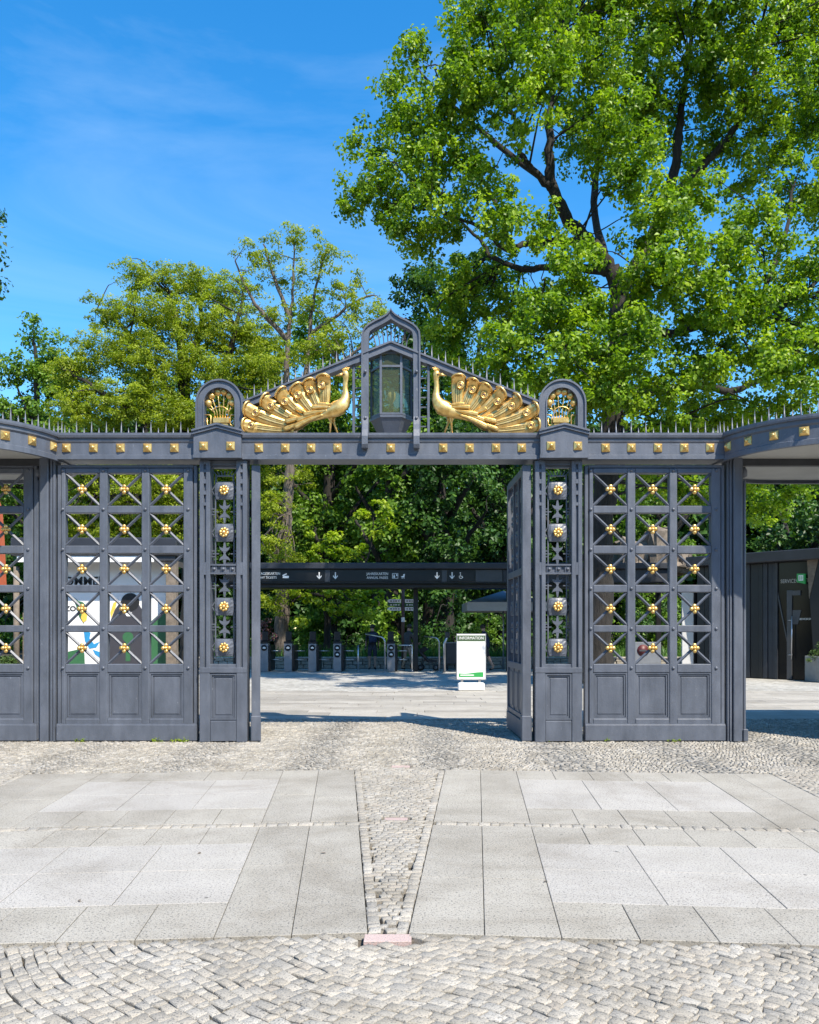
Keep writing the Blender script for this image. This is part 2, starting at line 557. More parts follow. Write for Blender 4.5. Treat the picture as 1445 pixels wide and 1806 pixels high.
M['canvas_top'] = simple('parasol_canvas_blue_grey', (.16, .19, .23), .85, noise=.08)
M['brown_pole'] = simple('brown_post', (.10, .045, .03), .6, noise=.15)
M['rock'] = simple('brown_rock', (.17, .14, .11), .9, noise=.45, scale=2.2, bump=.8, bscale=6)
M['wall_stone'] = simple('field_stone', (.34, .31, .26), .9, noise=.3, scale=4, bump=.5, bscale=18)
M['roof_dark'] = simple('roof_slate', (.022, .025, .033), .5, noise=.3, scale=2)
M['kiosk_wall'] = simple('kiosk_white_wall', (.74, .74, .73), .6, noise=.03)
M['blue'] = simple('blue_print', (.03, .25, .50), .5, noise=.1)
M['yellow'] = simple('yellow_print', (.75, .50, .08), .5, noise=.1)
M['purple_grey'] = simple('dark_grey_print', (.045, .045, .055), .5, noise=.05)
M['glass_dark'] = simple('dark_glass', (.006, .007, .008), .15, noise=.1, spec=.22)
M['lamp_glass'] = glass_mat('lantern_seeded_glass', (.115, .125, .06), .06, .30)
M['bulb'] = simple('frosted_bulb', (.95, .86, .55), .15, noise=.02)
M['poster_grey'] = simple('poster_grey', (.5, .5, .5), .5, noise=.15, scale=2)
M['bark_dark'] = bark('oak_bark', (.008, .007, .006), (.032, .027, .022))
M['bark_grey'] = bark('locust_bark', (.05, .04, .032), (.17, .14, .115))
M['leaf_oak'] = leaf_mat('oak_leaves', (.045, .105, .008), (.175, .30, .012), (.38, .50, .022), .43)
M['leaf_locust'] = leaf_mat('locust_leaves', (.10, .155, .010), (.25, .325, .016), (.40, .46, .035), .46)
M['leaf_dark'] = leaf_mat('dark_leaves', (.016, .05, .012), (.04, .105, .018), (.095, .195, .032), .32)
M['leaf_mid'] = leaf_mat('mid_leaves', (.06, .13, .014), (.12, .23, .02), (.20, .32, .035), .38)
M['leaf_bright'] = leaf_mat('maple_leaves', (.16, .27, .012), (.29, .40, .02), (.40, .48, .04), .45)
M['leaf_grass'] = leaf_mat('grass_blades', (.03, .08, .015), (.08, .19, .03), (.16, .30, .06), .3)
M['leaf_juniper'] = leaf_mat('juniper_needles', (.03, .07, .02), (.07, .13, .03), (.13, .19, .05), .2)
M['leaf_red'] = leaf_mat('purple_leaves', (.08, .02, .025), (.22, .10, .11), (.45, .30, .30), .3)
M['skin'] = simple('skin', (.40, .24, .17), .55, noise=.05)
M['hair'] = simple('hair_dark', (.02, .014, .010), .6, noise=.2)
M['cloth_black'] = simple('cloth_black', (.018, .018, .022), .9, noise=.2, scale=20)
M['cloth_navy'] = simple('cloth_navy', (.02, .03, .07), .9, noise=.2, scale=20)
M['cloth_grey'] = simple('cloth_grey', (.06, .06, .065), .9, noise=.2, scale=20)
M['cloth_beige'] = simple('cloth_beige', (.36, .29, .22), .9, noise=.1, scale=20)
M['cloth_plaid'] = simple('cloth_dark_plaid', (.045, .045, .06), .9, noise=.6, scale=30)
# ================================================================== ground
g = MB().add([(-600, -200, -.045), (600, -200, -.045), (600, 900, -.045), (-600, 900, -.045)], [(0, 1, 2, 3)])
tag(g.build('ground', M['sand']), kind='structure')

# --- granite slab fields laid out as a fan, cobbled wedges between them
A1 = R(4.7)
AX0 = -.113
class Field:
    def __init__(s, ox, oy, ang, sgn, W=3.6, L=5.04):
        s.o = np.array([ox, oy]); s.sgn = sgn; s.W, s.L = W, L
        s.v = np.array([sgn * math.sin(ang), math.cos(ang)])
        s.u = np.array([sgn * math.cos(ang), -math.sin(ang)])
    def p(s, u, v):
        return s.o + s.u * u + s.v * v
    def uv(s, xy):
        d = xy - s.o
        return d @ s.u, d @ s.v
FL = []
for sg in (1, -1):
    f1 = Field(AX0 + sg * .107, 4.32, A1, sg)
    c = f1.p(3.6, 0) + f1.u * .21
    f2 = Field(c[0], c[1], A1 * 3, sg)
    FL += [f1, f2]

pave = empty('slab_pavement', (0, 0, 0)); tag(pave, kind='structure')
rng = random.Random(4)
def slab(fl, u0, u1, v0, v1, mat, nm='slab', z=0.0, joint=.0022, parent=None):
    zt = z + rng.uniform(-.0012, .0012)
    j = joint; c = .003
    ring = [(u0 + j, v0 + j), (u1 - j, v0 + j), (u1 - j, v1 - j), (u0 + j, v1 - j)]
    ring2 = [(u0 + j + c, v0 + j + c), (u1 - j - c, v0 + j + c), (u1 - j - c, v1 - j - c), (u0 + j + c, v1 - j - c)]
    cen = fl.p((u0 + u1) / 2, (v0 + v1) / 2)
    vs = []
    for rg, zz in ((ring, -.04), (ring, zt - c * .8), (ring2, zt)):
        for a, b in rg:
            q = fl.p(a, b) - cen
            vs.append((q[0], q[1], zz))
    fs = [(8, 9, 10, 11)]
    for i in range(4):
        k = (i + 1) % 4
        fs += [(i, k, 4 + k, 4 + i), (4 + i, 4 + k, 8 + k, 8 + i)]
    mb = MB(); mb.add(vs, fs)
    return mb.build(nm, mat, parent or pave, (cen[0], cen[1], 0))
for fi, fl in enumerate(FL):
    for (v0, va, vb, v1) in ((0, .55, 1.88, 2.40), (2.52, 3.09, 4.5, 5.04)):
        vm = (v0 + v1) / 2 + rng.uniform(-.25, .25)
        for (u0, u1) in ((0, .4), (.4, .8), (2.8, 3.2), (3.2, 3.6)):
            m_ = vm + rng.uniform(-.1, .1)
            slab(fl, u0, u1, v0, m_, M['slab_grey']); slab(fl, u0, u1, m_, v1, M['slab_grey'])
        for k in range(5):
            slab(fl, .8 + .4 * k, 1.2 + .4 * k, v0, va, M['slab_grey'])
            slab(fl, .8 + .4 * k, 1.2 + .4 * k, vb, v1, M['slab_grey'])
        vm = (va + vb) / 2
        for k in range(3):
            slab(fl, .8 + k * .6667, .8 + (k + 1) * .6667, va, vm, M['slab_light'])
            slab(fl, .8 + k * .6667, .8 + (k + 1) * .6667, vm, vb, M['slab_light'])
kf = Field(AX0 - .125, 4.2, 0, 1)
slab(kf, 0, .25, 0, .105, M['pink'], 'keystone')
kf2 = Field(AX0 - .1, 6.88, 0, 1); slab(kf2, 0, .2, 0, .09, M['pink'], 'keystone')
kf3 = Field(AX0 - .1, 9.5, 0, 1); slab(kf3, 0, .22, 0, .13, M['pink'], 'keystone')

# --- cobbles: every stone is a small bevelled block
def stones(corners, cfg, seed):
    """corners (n,4,2) counter-clockwise -> verts, quads, per-face random"""
    r = np.random.default_rng(seed)
    n = len(corners)
    cen = corners.mean(1, keepdims=True)
    d = corners - cen
    top_z = r.normal(0, cfg['zs'], (n, 1))
    tilt = r.normal(0, cfg['tilt'], (n, 1, 2))
    out = cen + d * cfg['fill']
    inn = cen + d * cfg['fill'] * cfg['inner'] + r.normal(0, .0015, (n, 4, 2))
    zi = top_z + (tilt * d).sum(2)
    V = np.zeros((n, 13, 3))
    V[:, 0:4, :2] = out; V[:, 0:4, 2] = -.042
    V[:, 4:8, :2] = out; V[:, 4:8, 2] = zi - cfg['drop']
    V[:, 8:12, :2] = inn; V[:, 8:12, 2] = zi
    V[:, 12, :2] = cen[:, 0]; V[:, 12, 2] = top_z[:, 0] + cfg['dome']
    q = []
    for i in range(4):
        k = (i + 1) % 4
        q += [[i, k, 4 + k, 4 + i], [4 + i, 4 + k, 8 + k, 8 + i]]
    q = np.array(q)
    t = np.array([[8, 9, 12, 12], [9, 10, 12, 12], [10, 11, 12, 12], [11, 8, 12, 12]])[:, :3]
    rn = r.random(n)
    return V, q, t, rn

def stones_mesh(name, V, q, t, rn, mat, origin=None):
    n = len(V)
    VV = V.reshape(-1, 3)
    if origin is not None: VV = VV - origin
    base = (np.arange(n) * 13)[:, None, None]
    Q = (q[None] + base).reshape(-1, 4); T = (t[None] + base).reshape(-1, 3)
    me = bpy.data.meshes.new(name)
    me.vertices.add(len(VV)); me.vertices.foreach_set('co', VV.astype(np.float32).ravel())
    li = np.concatenate([Q.ravel(), T.ravel()]).astype(np.int32)
    me.loops.add(len(li)); me.loops.foreach_set('vertex_index', li)
    tot = np.concatenate([np.full(len(Q), 4), np.full(len(T), 3)]).astype(np.int32)
    st = np.concatenate([[0], np.cumsum(tot)[:-1]]).astype(np.int32)
    me.polygons.add(len(tot)); me.polygons.foreach_set('loop_start', st); me.polygons.foreach_set('loop_total', tot)
    a = me.attributes.new('rnd', 'FLOAT', 'FACE')
    a.data.foreach_set('value', np.concatenate([np.repeat(rn, len(q)), np.repeat(rn, len(t))]).astype(np.float32))
    me.polygons.foreach_set('use_smooth', np.concatenate([np.zeros(len(Q), bool), np.ones(len(T), bool)]))
    me.materials.append(mat); me.update(calc_edges=True)
    return me

def in_fields(xy, pad=.03):
    ins = np.zeros(len(xy), bool)
    for fl in FL:
        d = xy - fl.o
        u, v = d @ fl.u, d @ fl.v
        ins |= (u > -pad) & (u < fl.W + pad) & (v > -pad) & (v < fl.L + pad)
    for k, (w, h) in ((kf, (.25, .105)), (kf2, (.2, .09)), (kf3, (.22, .13))):
        d = xy - k.o
        ins |= (d[:, 0] > -.03) & (d[:, 0] < w + .03) & (d[:, 1] > -.03) & (d[:, 1] < h + .03)
    return ins

def near_side(xy):
    """True in front of (towards the camera from) the slab fields"""
    ns = np.zeros(len(xy), bool)
    for sg, fl in ((1, FL[0]), (-1, FL[2])):
        side = (xy[:, 0] - AX0) * sg > 0
        v = (xy - fl.o) @ fl.v
        ns |= side & (v < 0)
    return ns

def grid_quads(a_edges, b_edges, jit, seed, shift=.5, vary=.16):
    """courses of stones in (a,b) space: each course has its own joints"""
    r = np.random.default_rng(seed)
    out = []
    for i in range(len(b_edges) - 1):
        w = a_edges[1] - a_edges[0]
        e = a_edges + (i % 2) * shift * w + r.normal(0, vary * w, len(a_edges))
        e = np.sort(e)
        n = len(e) - 1
        jb = r.normal(0, jit, (2, len(e)))
        ja = r.normal(0, jit, (2, len(e)))
        q = np.zeros((n, 4, 2))
        q[:, 0] = np.stack([e[:-1] + ja[0, :-1], b_edges[i] + jb[0, :-1]], 1)
        q[:, 1] = np.stack([e[1:] + ja[0, 1:], b_edges[i] + jb[0, 1:]], 1)
        q[:, 2] = np.stack([e[1:] + ja[1, 1:], b_edges[i + 1] + jb[1, 1:]], 1)
        q[:, 3] = np.stack([e[:-1] + ja[1, :-1], b_edges[i + 1] + jb[1, :-1]], 1)
        out.append(q)
    return np.concatenate(out)

# near cobbles: slanting, gently curving courses
rg = np.random.default_rng(3)
qn = grid_quads(np.arange(-6, 6, .074), np.arange(-6, 6, .062), .0055, 13, vary=.17)
A_, B_ = qn[..., 0].copy(), qn[..., 1].copy()
B_ = B_ + .10 * np.sin(2 * math.pi * (A_ + .35 * B_) / 3.7) + .03 * np.sin(A_ * 5.1 + B_)
th_ = R(-41)
qn = np.stack([A_ * math.cos(th_) - B_ * math.sin(th_), 3.6 + A_ * math.sin(th_) + B_ * math.cos(th_)], -1)
c = qn.mean(1)
keep = (near_side(c)) & (c[:, 1] > 1.6) & (np.abs(c[:, 0]) < .62 * c[:, 1] + .6) & ~in_fields(c, .035)
qn = qn[keep]
# wedge between the fields (nearer part) and a straight edging row along both fields
gq = grid_quads(np.arange(-.9, .9, .068), np.arange(4.33, 9.6, .062), .006, 11)
gq[..., 0] += AX0
c = gq.mean(1)
keep = ~in_fields(c, .076) & (np.abs(c[:, 0] - AX0) < .107 + (c[:, 1] - 4.32) * math.tan(A1) + .0)
qw = gq[keep]
# outer wedges
ow = []
for sg, fl in ((1, FL[0]), (-1, FL[2])):
    g2 = grid_quads(np.arange(3.62, 5.6, .068), np.arange(.0, 5.6, .062), .006, 12)
    xy = fl.o + g2[..., :1] * fl.u + g2[..., 1:] * fl.v
    if sg < 0: xy = xy[:, ::-1]
    cc = xy.mean(1)
    kp = ~in_fields(cc, .076) & (np.abs(cc[:, 0]) < .6 * cc[:, 1] + .5)
    ow.append(xy[kp])
# thin rows between the two halves of each field
rowq = []
for fl in FL:
    e = np.arange(0, 3.6, .095) + rg.normal(0, .012, 38)
    e = np.sort(e)
    q = np.zeros((37, 4, 2))
    for k, (da, vb) in enumerate(((0, 2.407), (1, 2.407), (1, 2.513), (0, 2.513))):
        uu = e[:-1] if da == 0 else e[1:]
        q[:, k] = fl.o + np.outer(uu, fl.u) + np.outer(np.full(37, vb) + rg.normal(0, .004, 37), fl.v)
    if fl.sgn < 0: q = q[:, ::-1]
    rowq.append(q)
# edging rows along the long sides of the fields
for fl in FL:
    for (ua, ub) in ((-.070, -.004), (3.604, 3.670)):
        e = np.sort(np.arange(0.0, 5.05, .082) + rg.normal(0, .009, 62))
        n_ = len(e) - 1
        q = np.zeros((n_, 4, 2))
        for k, (uu, da) in enumerate(((ua, 0), (ub, 0), (ub, 1), (ua, 1))):
            vv = e[:-1] if da == 0 else e[1:]
            q[:, k] = fl.o + np.outer(np.full(n_, uu) + rg.normal(0, .003, n_), fl.u) + np.outer(vv, fl.v)
        if fl.sgn < 0: q = q[:, ::-1]
        cc = q.mean(1)
        rowq.append(q[~in_fields(cc, .012)])
cob = np.concatenate([qn, qw] + ow + rowq)
cfg = dict(zs=.0014, tilt=.022, fill=.955, inner=.87, drop=.005, dome=.001)
V, q_, t_, rn = stones(cob, cfg, 5)
cobble_root = empty('cobble_pavement', (0, 0, 0)); tag(cobble_root, kind='structure')
cy = cob.mean(1)
vis = (np.abs(cy[:, 0]) < .5 * cy[:, 1]) & (cy[:, 1] > 3.32)
order = np.argsort(np.where(vis, cy[:, 1], 99))
big = order[:300]; rest = order[300:]
for i in big:
    o3 = np.array([cy[i, 0], cy[i, 1], 0.0])
    me = stones_mesh('cobble', V[i:i + 1], q_, t_, rn[i:i + 1], M['cobble'], o3)
    inst('cobble', me, cobble_root, tuple(o3))
o = inst('cobble_field', stones_mesh('cobble_field', V[rest], q_, t_, rn[rest], M['cobble']), cobble_root)
o['kind'] = 'stuff'

# mosaic paving round the gate: waved courses of small stones
ae = np.arange(-9.5, 9.5, .062); be = np.arange(7.4, 15.2, .056)
mq = grid_quads(ae, be, .006, 21, vary=.18)
mq[..., 1] += .20 * np.cos(2 * math.pi * mq[..., 0] / 1.55) + .03 * np.sin(mq[..., 0] * 1.7)
c = mq.mean(1)
def wedge_zone(xy):
    z = np.zeros(len(xy), bool)
    for fl in FL:
        d = xy - fl.o
        u, v = d @ fl.u, d @ fl.v
        z |= (u > -.6) & (u < fl.W + 1.3) & (v < fl.L + .01)
    return z
keep = ~in_fields(c, .03) & ~wedge_zone(c) & (c[:, 1] < 14.62) & (c[:, 1] > 8.0) & (np.abs(c[:, 0]) < .56 * c[:, 1] + .4)
mq = mq[keep]
V, q_, t_, rn = stones(mq, dict(zs=.0025, tilt=.07, fill=.885, inner=.80, drop=.012, dome=.0015), 6)
mos = inst('mosaic_pavement', stones_mesh('mosaic_pavement', V, q_, t_, rn, M['mosaic']), None)
tag(mos, kind='stuff', label='small granite mosaic stones paving the strip under the gate', cat='paving')

# long plank-like slabs behind the gate
plk = empty('plank_pavement', (0, 0, 0)); tag(plk, kind='structure')
class FlatF:
    def p(s, u, v): return np.array([u, v])
ff = FlatF()
y = 14.66; row = 0
while y < 21.3:
    h = rng.choice((.3, .4, .5, .62))
    x = -9.5 + rng.uniform(0, 1.5)
    lim = .55 * y + .6
    while x < lim:
        w = rng.uniform(.9, 2.4) * (1.0 if h < .45 else 1.3)
        if x + w > -lim:
            slab(ff, x, x + w, y, y + h, M['plank'], 'plank_slab', 0, .005, plk)
        x += w
    y += h; row += 1
def sheet(name, x0, x1, y0, y1, z, mat, parent=None):
    o = MB().add([(x0, y0, z), (x1, y0, z), (x1, y1, z), (x0, y1, z)], [(0, 1, 2, 3)]).build(name, mat, parent)
    return o
def paving_mat():
    m, nt, b = new_mat('far_mosaic_paving')
    geo = N(nt, 'ShaderNodeNewGeometry')
    vo = N(nt, 'ShaderNodeTexVoronoi', Scale=9.0); vo.feature = 'F1'
    nt.links.new(geo.outputs['Position'], vo.inputs['Vector'])
    nz = N(nt, 'ShaderNodeTexNoise', Scale=.7, Detail=6.0); nt.links.new(geo.outputs['Position'], nz.inputs['Vector'])
    sp = N(nt, 'ShaderNodeSeparateColor'); nt.links.new(vo.outputs['Color'], sp.inputs[0])
    c = ramp(nt, sp.outputs[0], [(0, (.27, .26, .235)), (1, (.46, .45, .42))])
    c = mixc(nt, 1.0, c, ramp(nt, nz.outputs['Fac'], [(.3, (.75,) * 3), (.7, (1.05,) * 3)]), 'MULTIPLY')
    nt.links.new(c, b.inputs['Base Color']); b.inputs['Roughness'].default_value = .85
    bp = N(nt, 'ShaderNodeBump', Strength=.6, Distance=.02); nt.links.new(vo.outputs['Distance'], bp.inputs['Height']); bp.invert = True
    nt.links.new(bp.outputs[0], b.inputs['Normal'])
    return m
M['paving'] = paving_mat()
tag(sheet('forecourt_pavement', -60, 60, 21.33, 33.4, -.006, M['paving']), kind='structure')
for nm, x0, x1 in (('side_pavement_left', -60, -9.5), ('side_pavement_right', 9.5, 60)):
    tag(sheet(nm, x0, x1, -10, 21.32, -.01, M['paving']), kind='structure')
tag(sheet('planting_bed', -80, 80, 33.75, 200, .05, M['soil']), kind='structure')
# ================================================================== the gate
D = 11.75
K = D / F
AX = (690 - 722.5) * K
def GX(p): return (p - 690) * K
def GZ(p): return CAMZ + (HOR - p) * K
def PZ(pts): return [(GX(a), GZ(b)) for a, b in pts]
SIDES = ((False, 1, 'left'), (True, -1, 'right'))
PAINT, GOLD = M['gate'], M['gold']

gate = empty('entrance_gate', (AX, D, 0), 0, 'tall grey iron entrance gate frame with arched tops and central gabled lantern frame', 'gate')

# lintel beam: moulded profile
bz = {k: GZ(k) for k in (769, 773, 777, 783, 786, 806, 807, 812, 814)}
prof = [(-.15, bz[806]), (-.15, bz[786]), (-.165, bz[783]), (-.165, bz[777]), (-.19, bz[777]), (-.20, bz[773]), (-.20, bz[769]),
        (.22, bz[769]), (.22, bz[814]), (-.17, bz[814]), (-.17, bz[807])]
lint = MB().profile(prof, GX(104), GX(1276)).build('lintel_beam', PAINT, gate)
# soft weld seams / plates on the lintel
# rosettes
rm = MB()
h = 7.6 * K
def frust(mb, a, b, y0, y1):
    v = [(-a, y0, -a), (a, y0, -a), (a, y0, a), (-a, y0, a), (-b, y1, -b), (b, y1, -b), (b, y1, b), (-b, y1, b)]
    mb.add(v, [(0, 1, 2, 3), (4, 7, 6, 5), (0, 4, 5, 1), (1, 5, 6, 2), (2, 6, 7, 3), (3, 7, 4, 0)])
frust(rm, h, h * .93, .002, -.012)
frust(rm, h * .93, h * .45, -.012, -.038)
rm.ball((0, -.04, 0), h * .42, 10, 6, (1, .7, 1))
ROS = rm.mesh('rosette', GOLD)
for p in (125, 172, 219, 266, 313, 460, 506, 551, 597, 689.8, 781, 827, 873, 918, 1064, 1109, 1155, 1201, 1246):
    inst('rosette', ROS, lint, (GX(p), -.149, GZ(794)), (0, rng.uniform(-.03, .03), 0))
# spikes
def spike_mesh(hh):
    mb = MB(); mb.tube([(0, 0, -.01), (0, 0, hh * .12), (0, 0, hh)], [.018, .0165, .002], 6)
    return mb.mesh('spike', PAINT)
SP_T, SP_S, SP_M = spike_mesh(.205), spike_mesh(.115), spike_mesh(.15)
def spikes(parent, xs, y, zf, first=0):
    for i, p in enumerate(xs):
        inst('spike', SP_T if (i + first) % 2 == 0 else SP_S, parent, (GX(p), y, zf(p)), (rng.uniform(-.025, .025), rng.uniform(-.03, .03), 0))
spikes(lint, [110 + 13.1 * i for i in range(18)], -.02, lambda p: GZ(769))
spikes(lint, [1380 - (110 + 13.1 * i) for i in range(18)], -.02, lambda p: GZ(769))

def diag_bar(mb, p0, p1, th, y0, y1):
    a, b = Vector(p0), Vector(p1)
    d = (b - a).normalized(); n = Vector((-d.y, d.x)) * th
    mb.strip([tuple(a + n * .5), tuple(b + n * .5)], [tuple(a - n * .5), tuple(b - n * .5)], y0, y1)

PILM = {}
def ironwork(parent, mir, cx, ys_plates, ys_cres, crown_y, rods, zoff=0):
    """scroll ironwork of one narrow panel"""
    sx = -1 if mir else 1
    mb = MB()
    for (ya, yb) in rods:
        for rx in (381, 413.5):
            mb.box(GX(rx - 1.1), GX(rx + 1.1), -.03, -.012, GZ(ya), GZ(yb))
    for yc in ys_cres:
        for rx, e in ((381, -1), (413.5, 1)):
            for dy in (-5, 0, 5):
                a, b = (rx, rx + e * 7) if dy else (rx - e * 6, rx + e * 5)
                mb.box(GX(min(a, b)), GX(max(a, b)), -.027, -.015, GZ(yc + dy - .9), GZ(yc + dy + .9))
    for yc in ys_plates:
        for e in (-1, 1):
            x0 = 397.3 + e * 17; x1 = 397.3 + e * 22
            diag_bar(mb, (GX(x0), GZ(yc - 9)), (GX(x1), GZ(yc - 1)), .012, -.03, -.018)
            diag_bar(mb, (GX(x0), GZ(yc + 9)), (GX(x1), GZ(yc + 1)), .012, -.03, -.018)
    if crown_y:
        for e in (-1, 1):
            mb.box(GX(397.3 + e * 15.2 - 1.2), GX(397.3 + e * 15.2 + 1.2), -.034, -.01, GZ(crown_y), GZ(crown_y + 10))
        mb.box(GX(380.5), GX(414), -.034, -.01, GZ(crown_y - 1), GZ(crown_y + 1))
        for i in range(7):
            t = (i - 3) / 3
            diag_bar(mb, (GX(397.3 + t * 14), GZ(crown_y - 1)), (GX(397.3 + t * 20), GZ(crown_y - 8.5 + abs(t) * .5)), .011, -.028, -.014)
    mb.build('scroll_rod', PAINT, parent, mirror=mir)
    if 'plate' not in PILM:
        mb = MB()
        w, hh = 17.2 * K, 15.5 * K
        pts = []
        for k in range(7):
            t = k / 6; pts.append((w * (.82 + .18 * math.sin(math.pi * t)), -hh + 2 * hh * t))
        poly = pts + [(-a, b) for a, b in reversed(pts)]
        mb.prism(poly, -.035, 0)
        # hammered bowed face
        gn = 8
        vs, fs = [], []
        for j in range(gn + 1):
            tz = j / gn * 2 - 1
            ww = w * (.82 + .18 * math.cos(math.pi * tz / 2)) * .97
            for i in range(gn + 1):
                tx = i / gn * 2 - 1
                yy = -.037 - .03 * (1 - tx * tx) * (1 - tz * tz) + random.Random(i * 31 + j * 7).uniform(-.004, .004) * (abs(tx) < 1) * (abs(tz) < 1)
                vs.append((tx * ww, yy, tz * hh * .97))
        for j in range(gn):
            for i in range(gn):
                a = j * (gn + 1) + i; fs.append((a, a + 1, a + gn + 2, a + gn + 1))
        mb.add(vs, fs)
        PILM['plate'] = mb.mesh('flower_plate', PAINT, fix=False)
        mb = MB()
        for k in range(8):
            t = 2 * math.pi * k / 8
            mb.ball((math.cos(t) * 6.1 * K, -.075, math.sin(t) * 6.1 * K), 3.0 * K, 8, 6, (1, .7, 1))
        mb.ball((0, -.085, 0), 3.6 * K, 8, 6, (1, .9, 1))
        mb.lathe([(6.5 * K, -.06), (6.5 * K, -.073), (3 * K, -.08)], n=12, axis='Y')
        PILM['flower'] = mb.mesh('gold_flower', GOLD)
        mb = MB()   # pair of crescents on a stem
        for e in (1, -1):
            A, B = [], []
            for k in range(13):
                t = math.pi * (1.0 + k / 12)
                A.append((math.cos(t) * 9.3 * K, e * (math.sin(t) * 9.5 + 13) * K))
                B.append((math.cos(t) * 9.3 * K, e * (math.sin(t) * 3.2 + 13) * K))
            mb.strip(A, B, -.045, -.012)
            mb.prism([(-3 * K, e * 8 * K), (3 * K, e * 8 * K), (1.2 * K, e * 20 * K), (-1.2 * K, e * 20 * K)], -.042, -.015)
            mb.prism([(-1.4 * K, 0), (1.4 * K, 0), (4 * K, e * 6 * K), (-4 * K, e * 6 * K)], -.043, -.014)
        PILM['cres'] = mb.mesh('crescent_stem', PAINT)
    for yc in ys_plates:
        o = inst('flower_plate', PILM['plate'], parent, (sx * GX(397.3), -.012, GZ(yc)))
        inst('gold_flower', PILM['flower'], parent, (sx * GX(397.3), -.012, GZ(yc)), (0, rng.uniform(-.2, .2), 0))
    for yc in ys_cres:
        inst('crescent_stem', PILM['cres'], parent, (sx * GX(397.3), 0, GZ(yc)))

for mir, sx, side in SIDES:
    # gabled block over the pilaster
    mb = MB()
    mb.prism(PZ([(349, 812), (349, 771), (390, 759.5), (431, 771), (431, 812)]), -.235, .20)
    mb.prism(PZ([(348, 813.5), (348, 808), (432, 808), (432, 813.5)]), -.25, .215)
    for (o0, o1, yy) in ((771, 775.5, -.262), (767.2, 770.6, -.28)):
        mb.strip(PZ([(346.5, o0 - 3 + 1), (390, o0 - 14.5 + 1), (433.5, o0 - 3 + 1)]), PZ([(346.5, o1 - 2), (390, o1 - 13.4), (433.5, o1 - 2)]), yy, .21)
    blk = mb.build('gabled_block', PAINT, gate, mirror=mir)
    for p in (366.5, 413):
        inst('rosette', ROS, blk, (sx * GX(p), -.234, GZ(793)))
    # arch above the block
    A, B = [], []
    def arch_pts(ro):
        pts = [(390 - ro, 772)]
        for k in range(19):
            t = math.pi * (1 - k / 18)
            pts.append((390 + ro * math.cos(t), 714 - ro * math.sin(t)))
        pts.append((390 + ro, 772))
        return pts
    mb = MB().strip(PZ(arch_pts(40)), PZ(arch_pts(28)), -.10, .07)
    mb.strip(PZ(arch_pts(41.5)), PZ(arch_pts(38.6)), -.125, .085)
    mb.strip(PZ(arch_pts(29)), PZ(arch_pts(26.8)), -.115, .05)
    arch = mb.build('arch', PAINT, gate, mirror=mir)
    # raking bar of the pediment
    mb = MB()
    def rake(off): return [(428, 712.5 + off), (690, 606.5 + off)]
    mb.strip(PZ(rake(0)), PZ(rake(13)), -.09, .06)
    mb.strip(PZ(rake(-1.5)), PZ(rake(1.8)), -.115, .08)
    mb.strip(PZ([(428, 722.5), (628, 641.6)]), PZ([(428, 725.3), (628, 644.4)]), -.105, .04)
    rk = mb.build('raking_bar', PAINT, gate, mirror=mir)
    for i in range(17):
        p = 437 + 12.1 * i
        inst('spike', SP_T if i % 2 else SP_S, rk, (sx * GX(p), -.02, GZ(712.5 - (p - 428) * .4046) + .005), (rng.uniform(-.02, .02), rng.uniform(-.02, .02), 0))
    # little ladder between pediment and lantern frame
    mb = MB().box(GX(622), GX(626.5), -.06, .03, GZ(769), GZ(640), .004)
    ld = mb.build('ladder_post', PAINT, gate, mirror=mir)
    rmesh = MB().box(GX(626), GX(641), -.03, -.012, -.008, .008).mesh('rung', PAINT, mirror=mir)
    for k in range(7):
        inst('rung', rmesh, ld, (0, 0, GZ(651 + 17 * k)))
    # strap bracket clamped over the lintel
    pth = [(-.105, 654), (-.112, 700), (-.115, 738), (-.15, 752), (-.225, 764), (-.262, 776), (-.262, 790), (-.24, 796), (-.165, 797)]
    inn = [(-.085, 654), (-.090, 700), (-.093, 740), (-.125, 756), (-.196, 768), (-.232, 779), (-.232, 787), (-.22, 790.5), (-.165, 791)]
    vs = []; n = len(pth)
    for xx in (GX(640.2), GX(650.5)):
        vs += [(xx, a, GZ(b)) for a, b in pth] + [(xx, a, GZ(b)) for a, b in inn]
    fs = []
    for i in range(n - 1):
        fs += [(i, i + 1, 2 * n + i + 1, 2 * n + i), (n + i, 3 * n + i, 3 * n + i + 1, n + i + 1),
               (i, n + i, n + i + 1, i + 1), (2 * n + i, 2 * n + i + 1, 3 * n + i + 1, 3 * n + i)]
    fs += [(0, 2 * n, 3 * n, n), (n - 1, 2 * n - 1, 4 * n - 1, 3 * n - 1)]
    br = MB().add(vs, fs).build('strap_bracket', M['gate'], gate, mirror=mir)
    for yy in (660, 741):
        MB().ball((GX(645.4), -.13, GZ(yy)), 2.9 * K, 8, 6).build('bolt', PAINT, br, mirror=mir)

